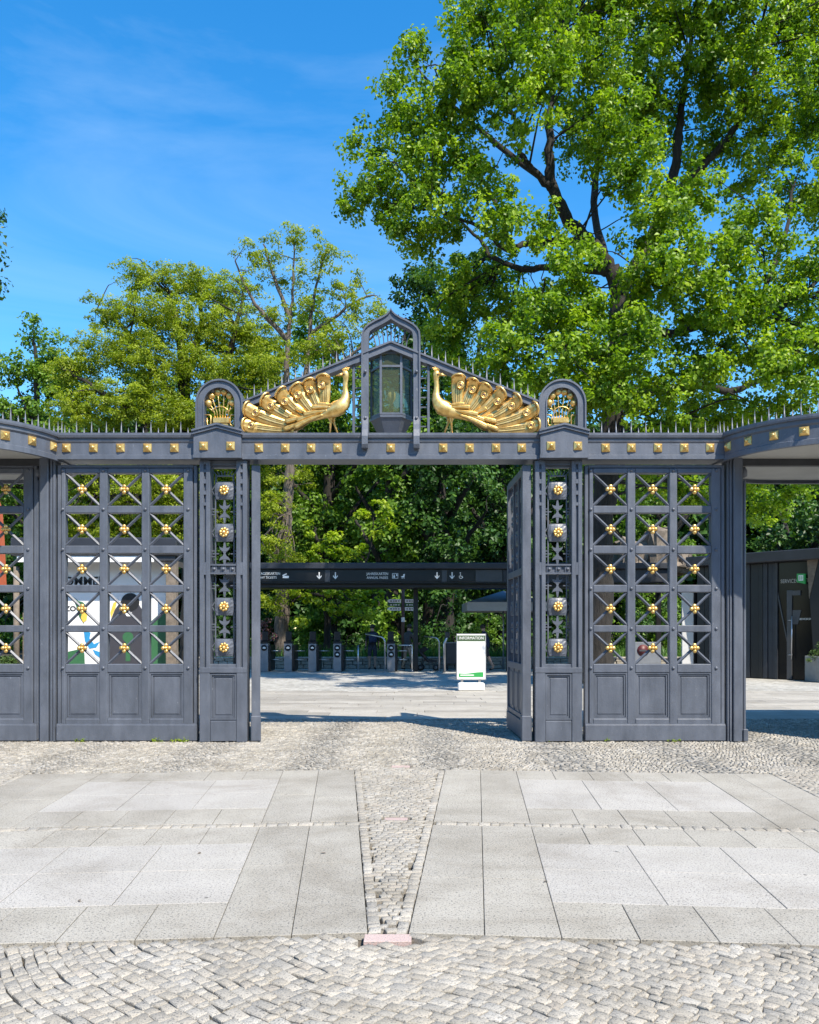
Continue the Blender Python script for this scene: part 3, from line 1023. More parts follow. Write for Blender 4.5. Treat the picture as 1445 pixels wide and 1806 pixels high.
# ogee frame round the lantern
half_o = [(640, 770), (640, 640), (640, 600), (641, 590), (645, 583), (651, 577.5), (662, 571), (675, 565), (683, 560), (688, 555), (690, 550)]
half_i = [(651, 770), (651, 640), (651, 604), (651.5, 594), (653, 589), (657, 585.5), (664, 581.5), (674, 576.5), (682, 572), (687, 568.8), (690, 567)]
fo = half_o + [(1380 - a, b) for a, b in half_o[-2::-1]]
fi_ = half_i + [(1380 - a, b) for a, b in half_i[-2::-1]]
def shrink(o, i, a, b):
    return ([(x0 + (x1 - x0) * a, y0 + (y1 - y0) * a) for (x0, y0), (x1, y1) in zip(o, i)],
            [(x0 + (x1 - x0) * b, y0 + (y1 - y0) * b) for (x0, y0), (x1, y1) in zip(o, i)])
mb = MB().strip(PZ(fo), PZ(fi_), -.102, .055)
a, b = shrink(fo, fi_, -.16, .12); mb.strip(PZ(a), PZ(b), -.128, .075)
og = mb.build('ogee_frame', PAINT, gate)
for i in range(-4, 5):
    xt = 690 + i * 8.6; xb = 690 + i * 6.9 + (0 if i == 0 else -2.0 * np.sign(i))
    yt = 571 + abs(i) * 4.1; yb = 606 + abs(i) * 2.9
    pts = []
    for k in range(9):
        t = k / 8
        xx = xt + (xb - xt) * t + math.sin(t * math.pi * 1.15) * (-.8 * i if i else 0) * .55
        pts.append((GX(xx), -.02, GZ(yt + (yb - yt) * t)))
    MB().tube(pts, .0085, 6).build('wavy_rod', PAINT, og)

# pilasters with scroll ironwork
for mir, sx, side in SIDES:
    pil = MB()
    SL = [(822, 831), (836, 848), (855.5, 868), (875, 888.5), (894, 993), (1015, 1176)]
    yt, yb = 815, 1178
    for (x0, x1) in ((356, 374.5), (420, 438.5)):
        xm = (x0 + x1) / 2
        pil.box(GX(x0), GX(x1), -.10, .10, GZ(yt), GZ(yb))
        pil.box(GX(x0), GX(xm - 1.9), -.135, -.098, GZ(yt), GZ(yb), .007)
        pil.box(GX(xm + 1.9), GX(x1), -.135, -.098, GZ(yt), GZ(yb), .007)
        prev = yt
        for (a, b) in SL + [(yb, yb)]:
            if a > prev: pil.box(GX(xm - 2.2), GX(xm + 2.2), -.133, -.098, GZ(prev), GZ(a))
            prev = b
    pil.box(GX(374), GX(420.5), -.09, .06, GZ(815), GZ(822.5))
    pil.box(GX(374), GX(420.5), -.05, .05, GZ(822), GZ(826))
    pil.box(GX(356), GX(438.5), -.142, .10, GZ(1177), GZ(1186), .004)
    pil.box(GX(374), GX(420.5), -.12, .06, GZ(1171), GZ(1178), .004)
    # lower body
    pil.box(GX(356), GX(374.2), -.137, .10, GZ(1185.5), GZ(1307), .008)
    pil.box(GX(420.3), GX(438.5), -.137, .10, GZ(1185.5), GZ(1307), .008)
    pil.box(GX(373.5), GX(421), -.075, .08, GZ(1185.5), GZ(1306))
    p = pil.build('pilaster', PAINT, gate, mirror=mir)
    # moulded panel
    mb = MB()
    oo = [(374.6, 1187), (420, 1187), (420, 1268), (374.6, 1268)]
    for k, (ins, y0) in enumerate(((0, -.128), (3.2, -.112), (6.2, -.10))):
        q = [(374.6 + ins, 1187 + ins), (420 - ins, 1187 + ins), (420 - ins, 1268 - ins), (374.6 + ins, 1268 - ins)]
        q2 = [(374.6 + ins + 2.9, 1187 + ins + 2.9), (420 - ins - 2.9, 1187 + ins + 2.9), (420 - ins - 2.9, 1268 - ins - 2.9), (374.6 + ins + 2.9, 1268 - ins - 2.9)]
        mb.strip(PZ(q), PZ(q2), y0, -.07, True)
    mb.box(GX(383), GX(411.6), -.107, -.07, GZ(1195.5), GZ(1259.5), .006)
    mb.build('moulded_panel', PAINT, p, mirror=mir)
    MB().box(GX(374.6), GX(420), -.128, -.07, GZ(1270), GZ(1305.5), .006).box(GX(374.6), GX(420), -.12, -.07, GZ(1268.5), GZ(1276)).build('base_plate', PAINT, p, mirror=mir)
    # cross rail with bosses
    cr_ = MB().box(GX(374), GX(420.5), -.085, .05, GZ(998), GZ(1013), .003)
    cr_.box(GX(374), GX(420.5), -.12, -.08, GZ(996), GZ(998.8)).box(GX(374), GX(420.5), -.12, -.08, GZ(1010.6), GZ(1013.4))
    for xx in (381, 397, 413):
        cr_.box(GX(xx - 5), GX(xx + 5), -.105, -.08, GZ(999), GZ(1010.4), .003)
        cr_.ball((GX(xx), -.108, GZ(1004.5)), 3 * K, 8, 6)
    cr_.build('cross_rail', PAINT, p, mirror=mir)
    ironwork(p, mir, 397.3, (866, 940, 1070, 1142), (903, 977, 1033, 1106), 840, ((850, 997), (1014, 1160)))

# gate posts beside the outer leaves
for mir, sx, side in SIDES:
    mb = MB()
    mb.box(GX(72), GX(100.5), -.06, .14, GZ(806), GZ(1307), .005)
    mb.box(GX(76), GX(91), -.115, -.055, GZ(808), GZ(1306.5), .008)
    mb.box(GX(93), GX(96.5), -.09, -.055, GZ(808), GZ(1306.5), .004)
    mb.box(GX(97.5), GX(100), -.075, -.055, GZ(808), GZ(1306.5), .003)
    mb.build('gate_post', PAINT, gate, mirror=mir)
    mb = MB().box(GX(66) if mir else GX(66.5), GX(71), -.05, .06, GZ(848), GZ(1305), .01).lathe([(.02, -.04), (.055, -.02), (.055, .06), (.03, .11), (.001, .12)], (GX(68.5), 0, GZ(838)), 10)
    if mir: mb.box(GX(64), GX(72.5), -.09, .10, GZ(1285), GZ(1306.5), .008)
    mb.build('hinge_stile', PAINT, gate, mirror=mir)

# ------------------------------------------------------------------ grid leaves
CEN = [148, 222, 295.2]
ROWS = [(836, 893), (906, 963), (977, 1032), (1045, 1103), (1115, 1171)]
COLS = [(118, 178), (192, 252), (265.5, 325.5)]
LC = 226.5  # local centre of the leaf in px
def LX(p): return (p - LC) * K
def build_leaf():
    root = empty('gate_leaf', (0, 0, 0))
    fr = MB()
    # outer frame
    fr.box(LX(103.5), LX(110), -.045, .06, GZ(821), GZ(1306), .008)
    fr.box(LX(343), LX(349.5), -.045, .06, GZ(821), GZ(1306), .008)
    fr.box(LX(110), LX(343), -.045, .06, GZ(821), GZ(826), .004)
    # stiles (between them inner field, slightly back)
    for (a, b) in ((111, 118), (178, 192), (252, 265.5), (325.5, 342)):
        fr.box(LX(a), LX(b), -.06, .05, GZ(827), GZ(1276), .009)
    xs = [118, 178, 192, 252, 265.5, 325.5]
    rails = [(827, 836), (893, 906), (963, 977), (1032, 1045), (1103, 1115), (1171, 1186), (1267, 1276.5)]
    for (a, b) in rails:
        for c0 in (0, 2, 4):
            fr.box(LX(xs[c0] - .01), LX(xs[c0 + 1] + .01), -.0595, .0495, GZ(a), GZ(b), .009)
    frame = fr.build('leaf_frame', PAINT, root)
    # kick plate
    kp = MB().box(LX(103.2), LX(349.8), -.085, .062, GZ(1277), GZ(1305.5), .008).box(LX(104), LX(349), -.07, .055, GZ(1275), GZ(1278))
    kp.build('kick_plate', PAINT, root)
    pm = MB()
    for k, (ins, y0) in enumerate(((0, -.048), (3.0, -.036), (6.0, -.022))):
        def q(i): return [((-30 + i) * K, (40.5 - i) * K), ((30 - i) * K, (40.5 - i) * K), ((30 - i) * K, (-40.5 + i) * K), ((-30 + i) * K, (-40.5 + i) * K)]
        pm.strip(q(ins), q(ins + 2.6), y0, .02, True)
    pm.box(-22 * K, 22 * K, -.03, .02, -32.5 * K, 32.5 * K, .005)
    pm.box(-30 * K, 30 * K, -.005, .03, -40.5 * K, 40.5 * K)
    pmesh = pm.mesh('panel', PAINT)
    for (a, b) in COLS:
        inst('panel', pmesh, root, (LX((a + b) / 2), 0, GZ(1226.5)))
    bar = MB()
    L_ = 40.5 * K
    vs = []
    dd_ = .021
    bar.profile([(-dd_, 0), (0, dd_), (dd_, 0), (0, -dd_)], -L_, L_)
    bmesh_ = bar.mesh('cross_bar', PAINT)
    fl = MB()
    for dx, dz in ((1, 0), (-1, 0), (0, 1), (0, -1)):
        fl.ball((dx * 5.2 * K, -.048, dz * 5.2 * K), 3.7 * K, 10, 7, (1.05, .8, 1.0))
    fl.ball((0, -.058, 0), 3.2 * K, 8, 6)
    fl.lathe([(3.2 * K, .01), (3.2 * K, -.055)], n=8, axis='Y')
    fmesh = fl.mesh('gold_boss', GOLD)
    for ri, (ya, yb) in enumerate(ROWS):
        for (a, b) in COLS:
            cx, cz = LX((a + b) / 2), GZ((ya + yb) / 2)
            ang = math.atan2(yb - ya, b - a)
            inst('cross_bar', bmesh_, root, (cx, -.033, cz), (0, ang, 0))
            inst('cross_bar', bmesh_, root, (cx, -.030, cz), (0, -ang, 0))
            inst('gold_boss', fmesh, root, (cx, -.02, cz), (0, rng.uniform(-.08, .08), 0))
    rv = MB().ball((0, 0, 0), 3.0 * K, 8, 6, (1, .75, 1)).mesh('rivet', PAINT)
    for zz in (831, 899.5, 970, 1038.5, 1109, 1178):
        for xx in (113.8, 185, 258.7, 334):
            inst('rivet', rv, root, (LX(xx), -.062, GZ(zz)))
    return root
leaf0 = build_leaf()
leaf0.location = (AX + GX(LC), D, 0)
tag(leaf0, 'closed grey grid gate leaf with gold bosses left of the peacock doorway', 'gate leaf', 'grid gate leaves')
leaf1 = copy_tree(leaf0)
leaf1.location = (AX - GX(LC), D, 0)
tag(leaf1, 'closed grey grid gate leaf with gold bosses right of the peacock doorway', 'gate leaf', 'grid gate leaves')
leaf2 = copy_tree(leaf0)
leaf2.location = (AX + GX(LC - 281), D, 0)
tag(leaf2, 'grey grid gate leaf at the left picture edge, half shaded by the round canopy', 'gate leaf', 'grid gate leaves')

# ------------------------------------------------------------------ swung-open centre leaves
def build_open_leaf(mir):
    """local: hinge stile at x=0,y=0; leaf runs along +y"""
    root = empty('swing_leaf', (0, 0, 0))
    zt, zb = GZ(822), GZ(1303)
    Ln = 1.5
    fr = MB()
    t = .062
    fr.box(-t, t, -.05, .07, GZ(1302), zt, .006)
    fr.box(-t * 1.15, t * 1.15, -.062, .09, GZ(1306), GZ(1262), .008)
    fr.box(-t * .8, t * .8, Ln - .09, Ln, zb, zt - .03, .005)
    for (a, b) in ((823, 836), (1000, 1012), (1172, 1184), (1262, 1270)):
        fr.box(-t * .7, t * .7, .06, Ln - .08, GZ(b), GZ(a), .003)
    fr.box(-t, t, .088, Ln - .02, GZ(1303), GZ(1271), .006)
    for yy in (.50, .96):
        fr.box(-t * .55, t * .55, yy - .03, yy + .03, GZ(1263), GZ(835), .004)
    fr.build('leaf_frame', PAINT, root)
    for k in range(3):
        y0 = (.09, .545, 1.005)[k]; y1 = (.465, .925, 1.40)[k]
        MB().box(-.02, .02, y0 - .025, y1 + .02, GZ(1263), GZ(1183)).box(-.032, .032, y0 + .05, y1 - .05, GZ(1256), GZ(1190), .005).build('panel', PAINT, root)
        yc = (y0 + y1) / 2
        mb = MB()
        for yy in (yc - .09, yc + .09):
            mb.box(-.01, .01, yy - .008, yy + .008, GZ(1172), GZ(836))
        for zz in (866, 940, 1070, 1142):
            mb.box(-.018, .018, yc - .12, yc + .12, GZ(zz + 14), GZ(zz - 14), .008)
        for zz in (903, 977, 1033, 1106):
            for e in (1, -1):
                mb.ball((0, yc, GZ(zz) + e * .05), .05, 8, 6, (.5, 1, .8))
            mb.box(-.008, .008, yc - .17, yc + .17, GZ(zz + 1), GZ(zz - 1))
        mb.build('scroll_work', PAINT, root)
        for zz in (866, 940, 1070, 1142):
            for e in (1, -1):
                m2 = MB()
                for q in range(8):
                    a = q / 8 * 2 * math.pi
                    m2.ball((e * .022, yc + math.cos(a) * .045, GZ(zz) + math.sin(a) * .045), .022, 6, 5, (.6, 1, 1))
                m2.build('iron_flower', PAINT, root)
    return root
sl = build_open_leaf(False)
sl.location = (AX + GX(452), D - .02, 0); sl.rotation_euler = (0, 0, R(10.6))
tag(sl, 'left centre gate leaf swung fully open, seen edge on', 'gate leaf', 'centre swing leaves')
sr = copy_tree(sl)
sr.location = (AX + GX(928), D - .02, 0); sr.rotation_euler = (0, 0, R(1.8))
tag(sr, 'right centre gate leaf swung open with its dark inner face showing', 'gate leaf', 'centre swing leaves')

# ------------------------------------------------------------------ round canopies over the side entrances
def build_canopy(cx, cy, sg, lab):
    """rounded end towards the gate, straight run away from it (sg = outward x)"""
    root = empty('round_canopy', (cx, cy, 0), 0, lab, 'canopy', 'round canopies beside the gate')
    RR, EX = 1.55, 3.6
    ol = []
    for i in range(37):
        a = math.pi / 2 + math.pi * i / 36
        ol.append((RR * math.cos(a), RR * math.sin(a), math.cos(a), math.sin(a)))
    for i in range(19):
        a = -math.pi / 2 + math.pi * i / 18
        ol.append((EX + RR * math.cos(a), RR * math.sin(a), math.cos(a), math.sin(a)))
    ol = [(sg * x, y, sg * nx, ny) for x, y, nx, ny in ol]
    seg = len(ol)
    prof = [(-.06, GZ(811) + .01), (-.045, GZ(814) - .02), (.012, GZ(814) - .02), (.012, GZ(808)), (0, GZ(807)), (0, GZ(786)), (.02, GZ(783)), (.02, GZ(777)), (.045, GZ(776)), (.05, GZ(773)), (.05, GZ(769)), (-.1, GZ(769)), (-.1, GZ(766))]
    vs, fs = [], []
    for r_, h_ in prof:
        vs += [(x + nx * r_, y + ny * r_, h_) for x, y, nx, ny in ol]
    for j in range(len(prof) - 1):
        for i in range(seg):
            p, q = j * seg + i, j * seg + (i + 1) % seg
            fs.append((p, q, q + seg, p + seg))
    fas = MB().add(vs, fs).build('fascia', PAINT, root)
    cen = (sg * EX / 2, 0, GZ(766) + .14)
    MB().add([(x - nx * .09, y - ny * .09, GZ(766) - .01) for x, y, nx, ny in ol] + [cen], [(i, (i + 1) % seg, seg) for i in range(seg)]).build('roof', M['roof_dark'], root)
    MB().add([(x - nx * .03, y - ny * .03, GZ(810)) for x, y, nx, ny in ol], [tuple(range(seg))]).build('soffit', M['soffit'], root)
    yb_ = D - cy
    MB().box(min(sg * -1.4, sg * (EX + 1.4)), max(sg * -1.4, sg * (EX + 1.4)), yb_ - .05, yb_ + .05, GZ(814) - .07, GZ(810) - .003).build('cross_beam', M['dark_metal'], root)
    # wall added out of view further out; the right one casts ground shadow
    x0, x1 = (.12, EX + 1.2) if sg > 0 else (-EX - 1.2, -2.2)
    MB().box(x0, x1, yb_ - .03, yb_ + .10, 0, GZ(814) - .071, .01).build('unseen_wall', PAINT, root)
    # walk along the outline for studs and spikes
    pl = [Vector((x, y)) for x, y, _, _ in ol]; nn = [(nx, ny) for _, _, nx, ny in ol]
    def walk(step, off):
        acc, out = off, []
        pos = 0.0
        for i in range(seg - 1):
            d_ = (pl[i + 1] - pl[i]).length
            while acc <= pos + d_:
                t = (acc - pos) / d_
                out.append((pl[i].lerp(pl[i + 1], t), math.atan2(nn[i][1] * (1 - t) + nn[i + 1][1] * t, nn[i][0] * (1 - t) + nn[i + 1][0] * t)))
                acc += step
            pos += d_
        return out
    for p, a in walk(.375, .2):
        if math.sin(a) > .4: continue
        inst('rosette', ROS, fas, (p.x + .001 * math.cos(a), p.y + .001 * math.sin(a), GZ(794)), (0, 0, a + math.pi / 2))
    for i, (p, a) in enumerate(walk(.107, .05)):
        if math.sin(a) > .8: continue
        inst('spike', SP_T if i % 2 == 0 else SP_S, fas, (p.x - .06 * math.cos(a), p.y - .06 * math.sin(a), GZ(769)))
    return root
CX = 5.98 - AX
can_r = build_canopy(AX + CX, 11.9, 1, 'round grey canopy with pale underside and gold studs right of the gate')
can_l = build_canopy(AX - CX, 11.9, -1, 'round grey canopy with spikes and gold studs left of the gate')

# ------------------------------------------------------------------ gilded fan ornaments in the arches
for mir, sx, side in SIDES:
    root = empty('fan_ornament', (AX + sx * GX(390), D, GZ(758)), 0,
                 'gilded potted fan of ball-tipped stems inside the %s round arch' % side, 'ornament', 'gilded fans in the arches')
    def fx(p): return (p - 389.5) * K
    def fz(p): return (758 - p) * K
    pot = MB().box(fx(377), fx(405.5), -.07, .03, fz(738.3), fz(747.6), .005).box(fx(380), fx(403), -.06, .02, fz(748.5), fz(760), .004)
    pot.build('pot', GOLD, root, mirror=mir)
    bm_ = [(368.5, 712.5), (374, 699.5), (384.5, 693), (396, 692.5), (406, 699), (411, 711.5)]
    for i, (bx_, by_) in enumerate(bm_):
        x0 = 380 + i * 4.4
        xm = x0 + (bx_ - 389.5) * .25
        pts = [(fx(x0), -.03, fz(739)), (fx(x0 + (xm - x0) * .3), -.032, fz(728)), (fx(xm), -.034, fz(719.5)), (fx(xm + (bx_ - xm) * .5), -.036, fz((719.5 + by_) / 2)), (fx(bx_), -.036, fz(by_))]
        st = MB().tube(pts, .0075, 6).build('stem', GOLD, root, mirror=mir)
        MB().ball((fx(bx_), -.036, fz(by_)), 6.2 * K, 12, 8, (1.05, .8, 1)).build('ball', GOLD, st, mirror=mir)
    for e, bx_ in ((-1, 366), (1, 414)):
        x0 = 378 if e < 0 else 402
        MB().tube([(fx(389.5 + e * 11), -.03, fz(728)), (fx(389.5 + e * 17), -.03, fz(723)), (fx(bx_), -.03, fz(719))], .0075, 6).build('stem', GOLD, root, mirror=mir)
        hk = [(389.5 + e * 28, 733), (389.5 + e * 18.5, 733), (389.5 + e * 17, 734.5), (389.5 + e * 17, 749), (389.5 + e * 18.5, 751), (389.5 + e * 22.5, 751), (389.5 + e * 23.5, 749), (389.5 + e * 23.5, 738)]
        MB().tube([(fx(a), -.03, fz(b)) for a, b in hk], .010, 6).build('hook', GOLD, root, mirror=mir)
    arc = [(fx(389.5 + 17 * math.cos(t)), -.045, fz(735 - 16.5 * math.sin(t))) for t in [math.pi * (.18 + .64 * i / 10) for i in range(11)]]
    MB().tube(arc, .0075, 6).build('band', GOLD, root, mirror=mir)

# ------------------------------------------------------------------ peacocks
def cx_(c): return 430 + c[0] / 7.225
def cy_(c): return 640 + c[1] / 7.225
def feather(base, tip, eye, wt, wb, bend, y0, y1, cuff=True):
    """petal mesh from base to tip (crop coordinates)"""
    b = Vector(base); t = Vector(tip)
    d = t - b; n = Vector((-d.y, d.x)).normalized()
    NL, NW = 16, 8
    vs, fs = [], []
    s = K / 7.225
    for i in range(NL + 1):
        u = i / NL
        c = b + d * u + n * bend * math.sin(math.pi * u)
        w = wb + (wt - wb) * (u ** .8)
        if u > .84: w *= .55 + .45 * math.sqrt(max(0.0, 1 - ((u - .84) / .161) ** 2))
        for j in range(NW + 1):
            v = j / NW * 2 - 1
            p = c + n * w * v
            yy = y0 + (y1 - y0) * u - .028 * (1 - v * v) + .012 * math.exp(-(v / .12) ** 2)
            if cuff and u > .76: yy -= ((u - .76) / .24) ** 1.3 * .07
            vs.append(((p.x - 0) * s, yy, -(p.y) * s))
    for i in range(NL):
        for j in range(NW):
            a = i * (NW + 1) + j
            fs.append((a, a + 1, a + NW + 2, a + NW + 1))
    # thickness: back sheet
    m = len(vs)
    vs2 = [(x, y + .022, z) for x, y, z in vs]
    vs += vs2
    fs2 = [tuple(k + m for k in q[::-1]) for q in fs]
    rim = []
    W1 = NW + 1
    for i in range(NL):
        rim += [(i * W1, (i + 1) * W1, (i + 1) * W1 + m, i * W1 + m), ((i + 1) * W1 - 1, (i + 2) * W1 - 1, (i + 2) * W1 - 1 + m, (i + 1) * W1 - 1 + m)]
    for j in range(NW):
        rim += [(j, j + 1, j + 1 + m, j + m), (NL * W1 + j, NL * W1 + j + 1, NL * W1 + j + 1 + m, NL * W1 + j + m)]
    mb = MB(); mb.add(vs, fs + fs2 + rim, True)
    return mb
for mir, sx, side in SIDES:
    root = empty('peacock_statue', (AX + sx * GX(430), D + .0, GZ(640)), 0,
                 'gilded peacock statue in the %s half of the pediment, tail spread to the %s' % (side, side), 'statue', 'gilded peacocks over the doorway')
    s = K / 7.225
    def P3(c, y): return (c[0] * s, y, -c[1] * s)
    FE = [((640, 872), (8, 806), (108, 815), 92, 44, -10, -.015, -.05), ((690, 815), (36, 600), (168, 660), 96, 52, -30, -.03, -.07),
          ((740, 760), (262, 478), (357, 578), 98, 56, -26, -.04, -.06), ((820, 710), (470, 392), (538, 525), 98, 58, -22, -.05, -.08),
          ((900, 660), (664, 322), (702, 435), 96, 56, -16, -.05, -.06), ((970, 620), (832, 248), (852, 368), 86, 52, -8, -.05, -.05), ((1035, 590), (1024, 196), (1000, 315), 92, 56, 6, -.055, -.07)]
    for (b, t, e, wt, wb, bend, y0, y1) in FE:
        f = feather(b, t, e, wt, wb, bend, y0, y1).build('tail_feather', GOLD, root, mirror=mir)
        yy = y0 + (y1 - y0) * .8 - .048
        ring = MB()
        ring.lathe([(47 * s, .06), (47 * s, -.014), (43 * s, -.020), (37 * s, -.020), (33 * s, -.012), (29 * s, -.010), (25 * s, -.016), (18 * s, -.018), (16 * s, -.010), (5 * s, -.010)], P3(e, yy), 18, 'Y')
        ring.build('eye_ring', GOLD, f, mirror=mir)
        MB().lathe([(34 * s, -.0112), (34 * s, -.0135), (28 * s, -.0135), (28 * s, -.0112)], P3(e, yy), 18, 'Y').build('eye_groove_shade', M['groove_shade'], f, mirror=mir)  # dark ring painting the shade inside the eye groove
        MB().lathe([(17 * s, -.008), (17 * s, -.019), (3 * s, -.021)], P3(e, yy), 12, 'Y').build('eye_pupil', M['brown_pole'], f, mirror=mir)
        bq, eq = Vector(b), Vector(e)
        for lo_ in (-.34, .0, .34):
            ql = []
            for q in range(8):
                u_ = .10 + .62 * q / 7
                dd_ = Vector(t) - bq; nn_ = Vector((-dd_.y, dd_.x)).normalized()
                w_ = wb + (wt - wb) * (u_ ** .8)
                c_ = bq + dd_ * u_ + nn_ * (bend * math.sin(math.pi * u_) + w_ * lo_)
                ql.append(P3((c_.x, c_.y), y0 + (y1 - y0) * u_ - .028 * (1 - lo_ * lo_) + (.010 if lo_ == 0 else -.001)))
            MB().tube(ql, 3.2 * s, 5).build('quill_line', M['groove_shade'], f, mirror=mir)  # raised dark lines painting the shade of engraved grooves
        # rolled rim round the tip, standing well proud so that it shades the feather
        dv_ = (Vector(t) - Vector(b)); nv_ = Vector((-dv_.y, dv_.x)).normalized(); dn_ = dv_.normalized()
        rim_ = []
        for q in range(11):
            a_ = math.pi * (q / 10)
            c_ = Vector(t) - dn_ * 34 + nv_ * math.cos(a_) * wt * .96 + dn_ * (math.sin(a_) * 40)
            rim_.append(P3((c_.x, c_.y), y1 - .05 - .06 * math.sin(a_)))
        MB().tube(rim_, [9 * s + 5 * s * math.sin(math.pi * q / 10) for q in range(11)], 8).build('feather_rim', GOLD, f, mirror=mir)
    MB().prism([P3(q, 0)[::2] for q in ((20, 640), (70, 590), (270, 500), (480, 420), (680, 350), (850, 280), (1000, 230), (1070, 260), (1060, 560), (900, 720), (700, 860), (480, 890), (30, 880), (5, 800))], .0, .018).build('tail_backing', GOLD, root, mirror=mir)
    WE = [((1000, 690), (540, 770), 34, 14, 10, -.10), ((1020, 690), (660, 845), 40, 16, 14, -.12), ((1050, 640), (690, 760), 36, 16, 8, -.115),
          ((1080, 640), (780, 690), 36, 16, 8, -.13), ((1120, 600), (880, 600), 34, 16, 6, -.14), ((1150, 570), (950, 560), 30, 14, 4, -.14),
          ((960, 720), (520, 870), 34, 14, 8, -.085), ((860, 690), (670, 600), 34, 16, 6, -.09), ((760, 740), (585, 690), 34, 16, 6, -.08)]
    for (b, t, wt, wb, bend, yy) in WE:
        feather(b, t, None, wt, wb, bend, yy, yy - .005, False).build('wing_feather', GOLD, root, mirror=mir)
    body = MB()
    path = [(1298, 120, 26), (1300, 150, 42), (1305, 180, 44), (1308, 215, 36), (1305, 260, 31), (1300, 310, 32), (1302, 370, 36), (1308, 430, 46), (1300, 490, 62), (1275, 545, 84), (1230, 590, 104), (1170, 622, 98), (1100, 650, 80), (1030, 680, 58), (950, 715, 36), (860, 760, 16)]
    body.tube([P3((a, b), -.075 - .035 * min(1, r_ / 90)) for a, b, r_ in path], [r_ * s for _, _, r_ in path], 14, True, True, .62)
    # breast feathers as small scales
    body.build('body', GOLD, root, mirror=mir)
    hd = MB().tube([P3((1265, 172), -.10), P3((1225, 180), -.10), P3((1170, 194), -.095)], [22 * s, 15 * s, 2 * s], 8)
    hd.build('beak', GOLD, root, mirror=mir)
    MB().ball(P3((1285, 178), -.098 - .02), 12 * s, 8, 6).build('eye', M['brown_pole'], root, mirror=mir)
    for i in range(7):
        a = (i - 3) / 3
        c_ = MB().tube([P3((1296 + a * 20, 132), -.09), P3((1303 + a * 46, 84 + abs(a) * 10), -.095)], [5 * s, 6 * s], 6)
        c_.ball(P3((1303 + a * 46, 82 + abs(a) * 10), -.095), 10 * s, 6, 5)
        c_.build('crest_plume', GOLD, root, mirror=mir)
    for pts in ([(1110, 680, 40), (1113, 730, 30), (1115, 775, 15), (1105, 915, 12)], [(1150, 690, 34), (1145, 740, 26), (1155, 780, 14), (1205, 918, 12)]):
        lg = MB().tube([P3((a, b), -.07 if pts[0][0] < 1120 else -.03) for a, b, _ in pts], [r_ * s for _, _, r_ in pts], 8)
        ex, ey, _ = pts[-1]
        yq = -.07 if pts[0][0] < 1120 else -.03
        for dx, dy in ((-42, -.03), (-36, .03), (24, 0)):
            lg.tube([P3((ex, ey), yq), P3((ex + dx, ey + 10), yq + dy)], [9 * s, 5 * s], 6)
        lg.build('leg', GOLD, root, mirror=mir)

# ------------------------------------------------------------------ lantern
lan = empty('lantern', (AX, D, GZ(768) + .062), 0, 'hexagonal grey wall lantern with greenish glass and scalloped cap under the gable', 'lantern')
def lz(p): return (768 - p) * K
hexr = lambda w: w * K * 1.03
LY = .22     # centre of the lantern in y
def hexpts(w, y0=0.0):
    """six corners: flat face to the front; w = half width px"""
    a = hexr(w)
    fw = a * .50
    dd = a * .80
    return [(-fw, LY - dd), (fw, LY - dd), (a, LY), (fw, LY + dd), (-fw, LY + dd), (-a, LY)]
def hexloft(mb, rings):
    vs, fs = [], []
    for w, z in rings: vs += [(x, y, z) for x, y in hexpts(w)]
    for i in range(len(rings) - 1):
        for k in range(6):
            a, b = i * 6 + k, i * 6 + (k + 1) % 6
            fs.append((a, b, b + 6, a + 6))
    fs.append((0, 1, 2, 3, 4, 5)[::-1]); n = (len(rings) - 1) * 6; fs.append(tuple(range(n, n + 6)))
    mb.add(vs, fs)
mb = MB(); hexloft(mb, [(23, lz(769)), (35, lz(746)), (37.5, lz(744)), (37.5, lz(740)), (35, lz(739))]); mb.build('base', M['gate'], lan)
fr = MB()
top, bot, tr_ = 629, 739, 654
def bar3(mb, a, b, r_):
    a, b = Vector(a), Vector(b)
    d = (b - a).normalized()
    u = Vector((0, 0, 1)) if abs(d.z) < .5 else Vector((0, 1, 0))
    v = d.cross(u).normalized(); u = v.cross(d)
    vs = [p + u * r_ * su + v * r_ * sv for p in (a, b) for su, sv in ((1, 1), (1, -1), (-1, -1), (-1, 1))]
    mb.add(vs, [(0, 1, 2, 3), (4, 7, 6, 5), (0, 4, 5, 1), (1, 5, 6, 2), (2, 6, 7, 3), (3, 7, 4, 0)])
hp = hexpts(35)
for k in range(6):
    x, y = hp[k]; x2, y2 = hp[(k + 1) % 6]
    bar3(fr, (x, y, lz(bot)), (x, y, lz(top)), .0165)
    for zz in (bot - 1.5, tr_, top + 1.5):
        bar3(fr, (x, y, lz(zz)), (x2, y2, lz(zz)), .0145)
fr.build('frame', M['gate'], lan)
hp = hexpts(34.2)
for k in range(6):
    x, y = hp[k]; x2, y2 = hp[(k + 1) % 6]
    for (a, b) in ((bot - 2, tr_), (tr_, top + 2)):
        vs = [(x, y, lz(a)), (x2, y2, lz(a)), (x2, y2, lz(b)), (x, y, lz(b))]
        nx, ny = (y2 - y), -(x2 - x); l_ = math.hypot(nx, ny); nx, ny = -nx / l_ * .006, -ny / l_ * .006
        v2 = [(p[0] + nx, p[1] + ny, p[2]) for p in vs]
        MB().add(vs + v2, [(0, 1, 2, 3), (4, 7, 6, 5), (0, 4, 5, 1), (1, 5, 6, 2), (2, 6, 7, 3), (3, 7, 4, 0)]).build('pane', M['lamp_glass'], lan)
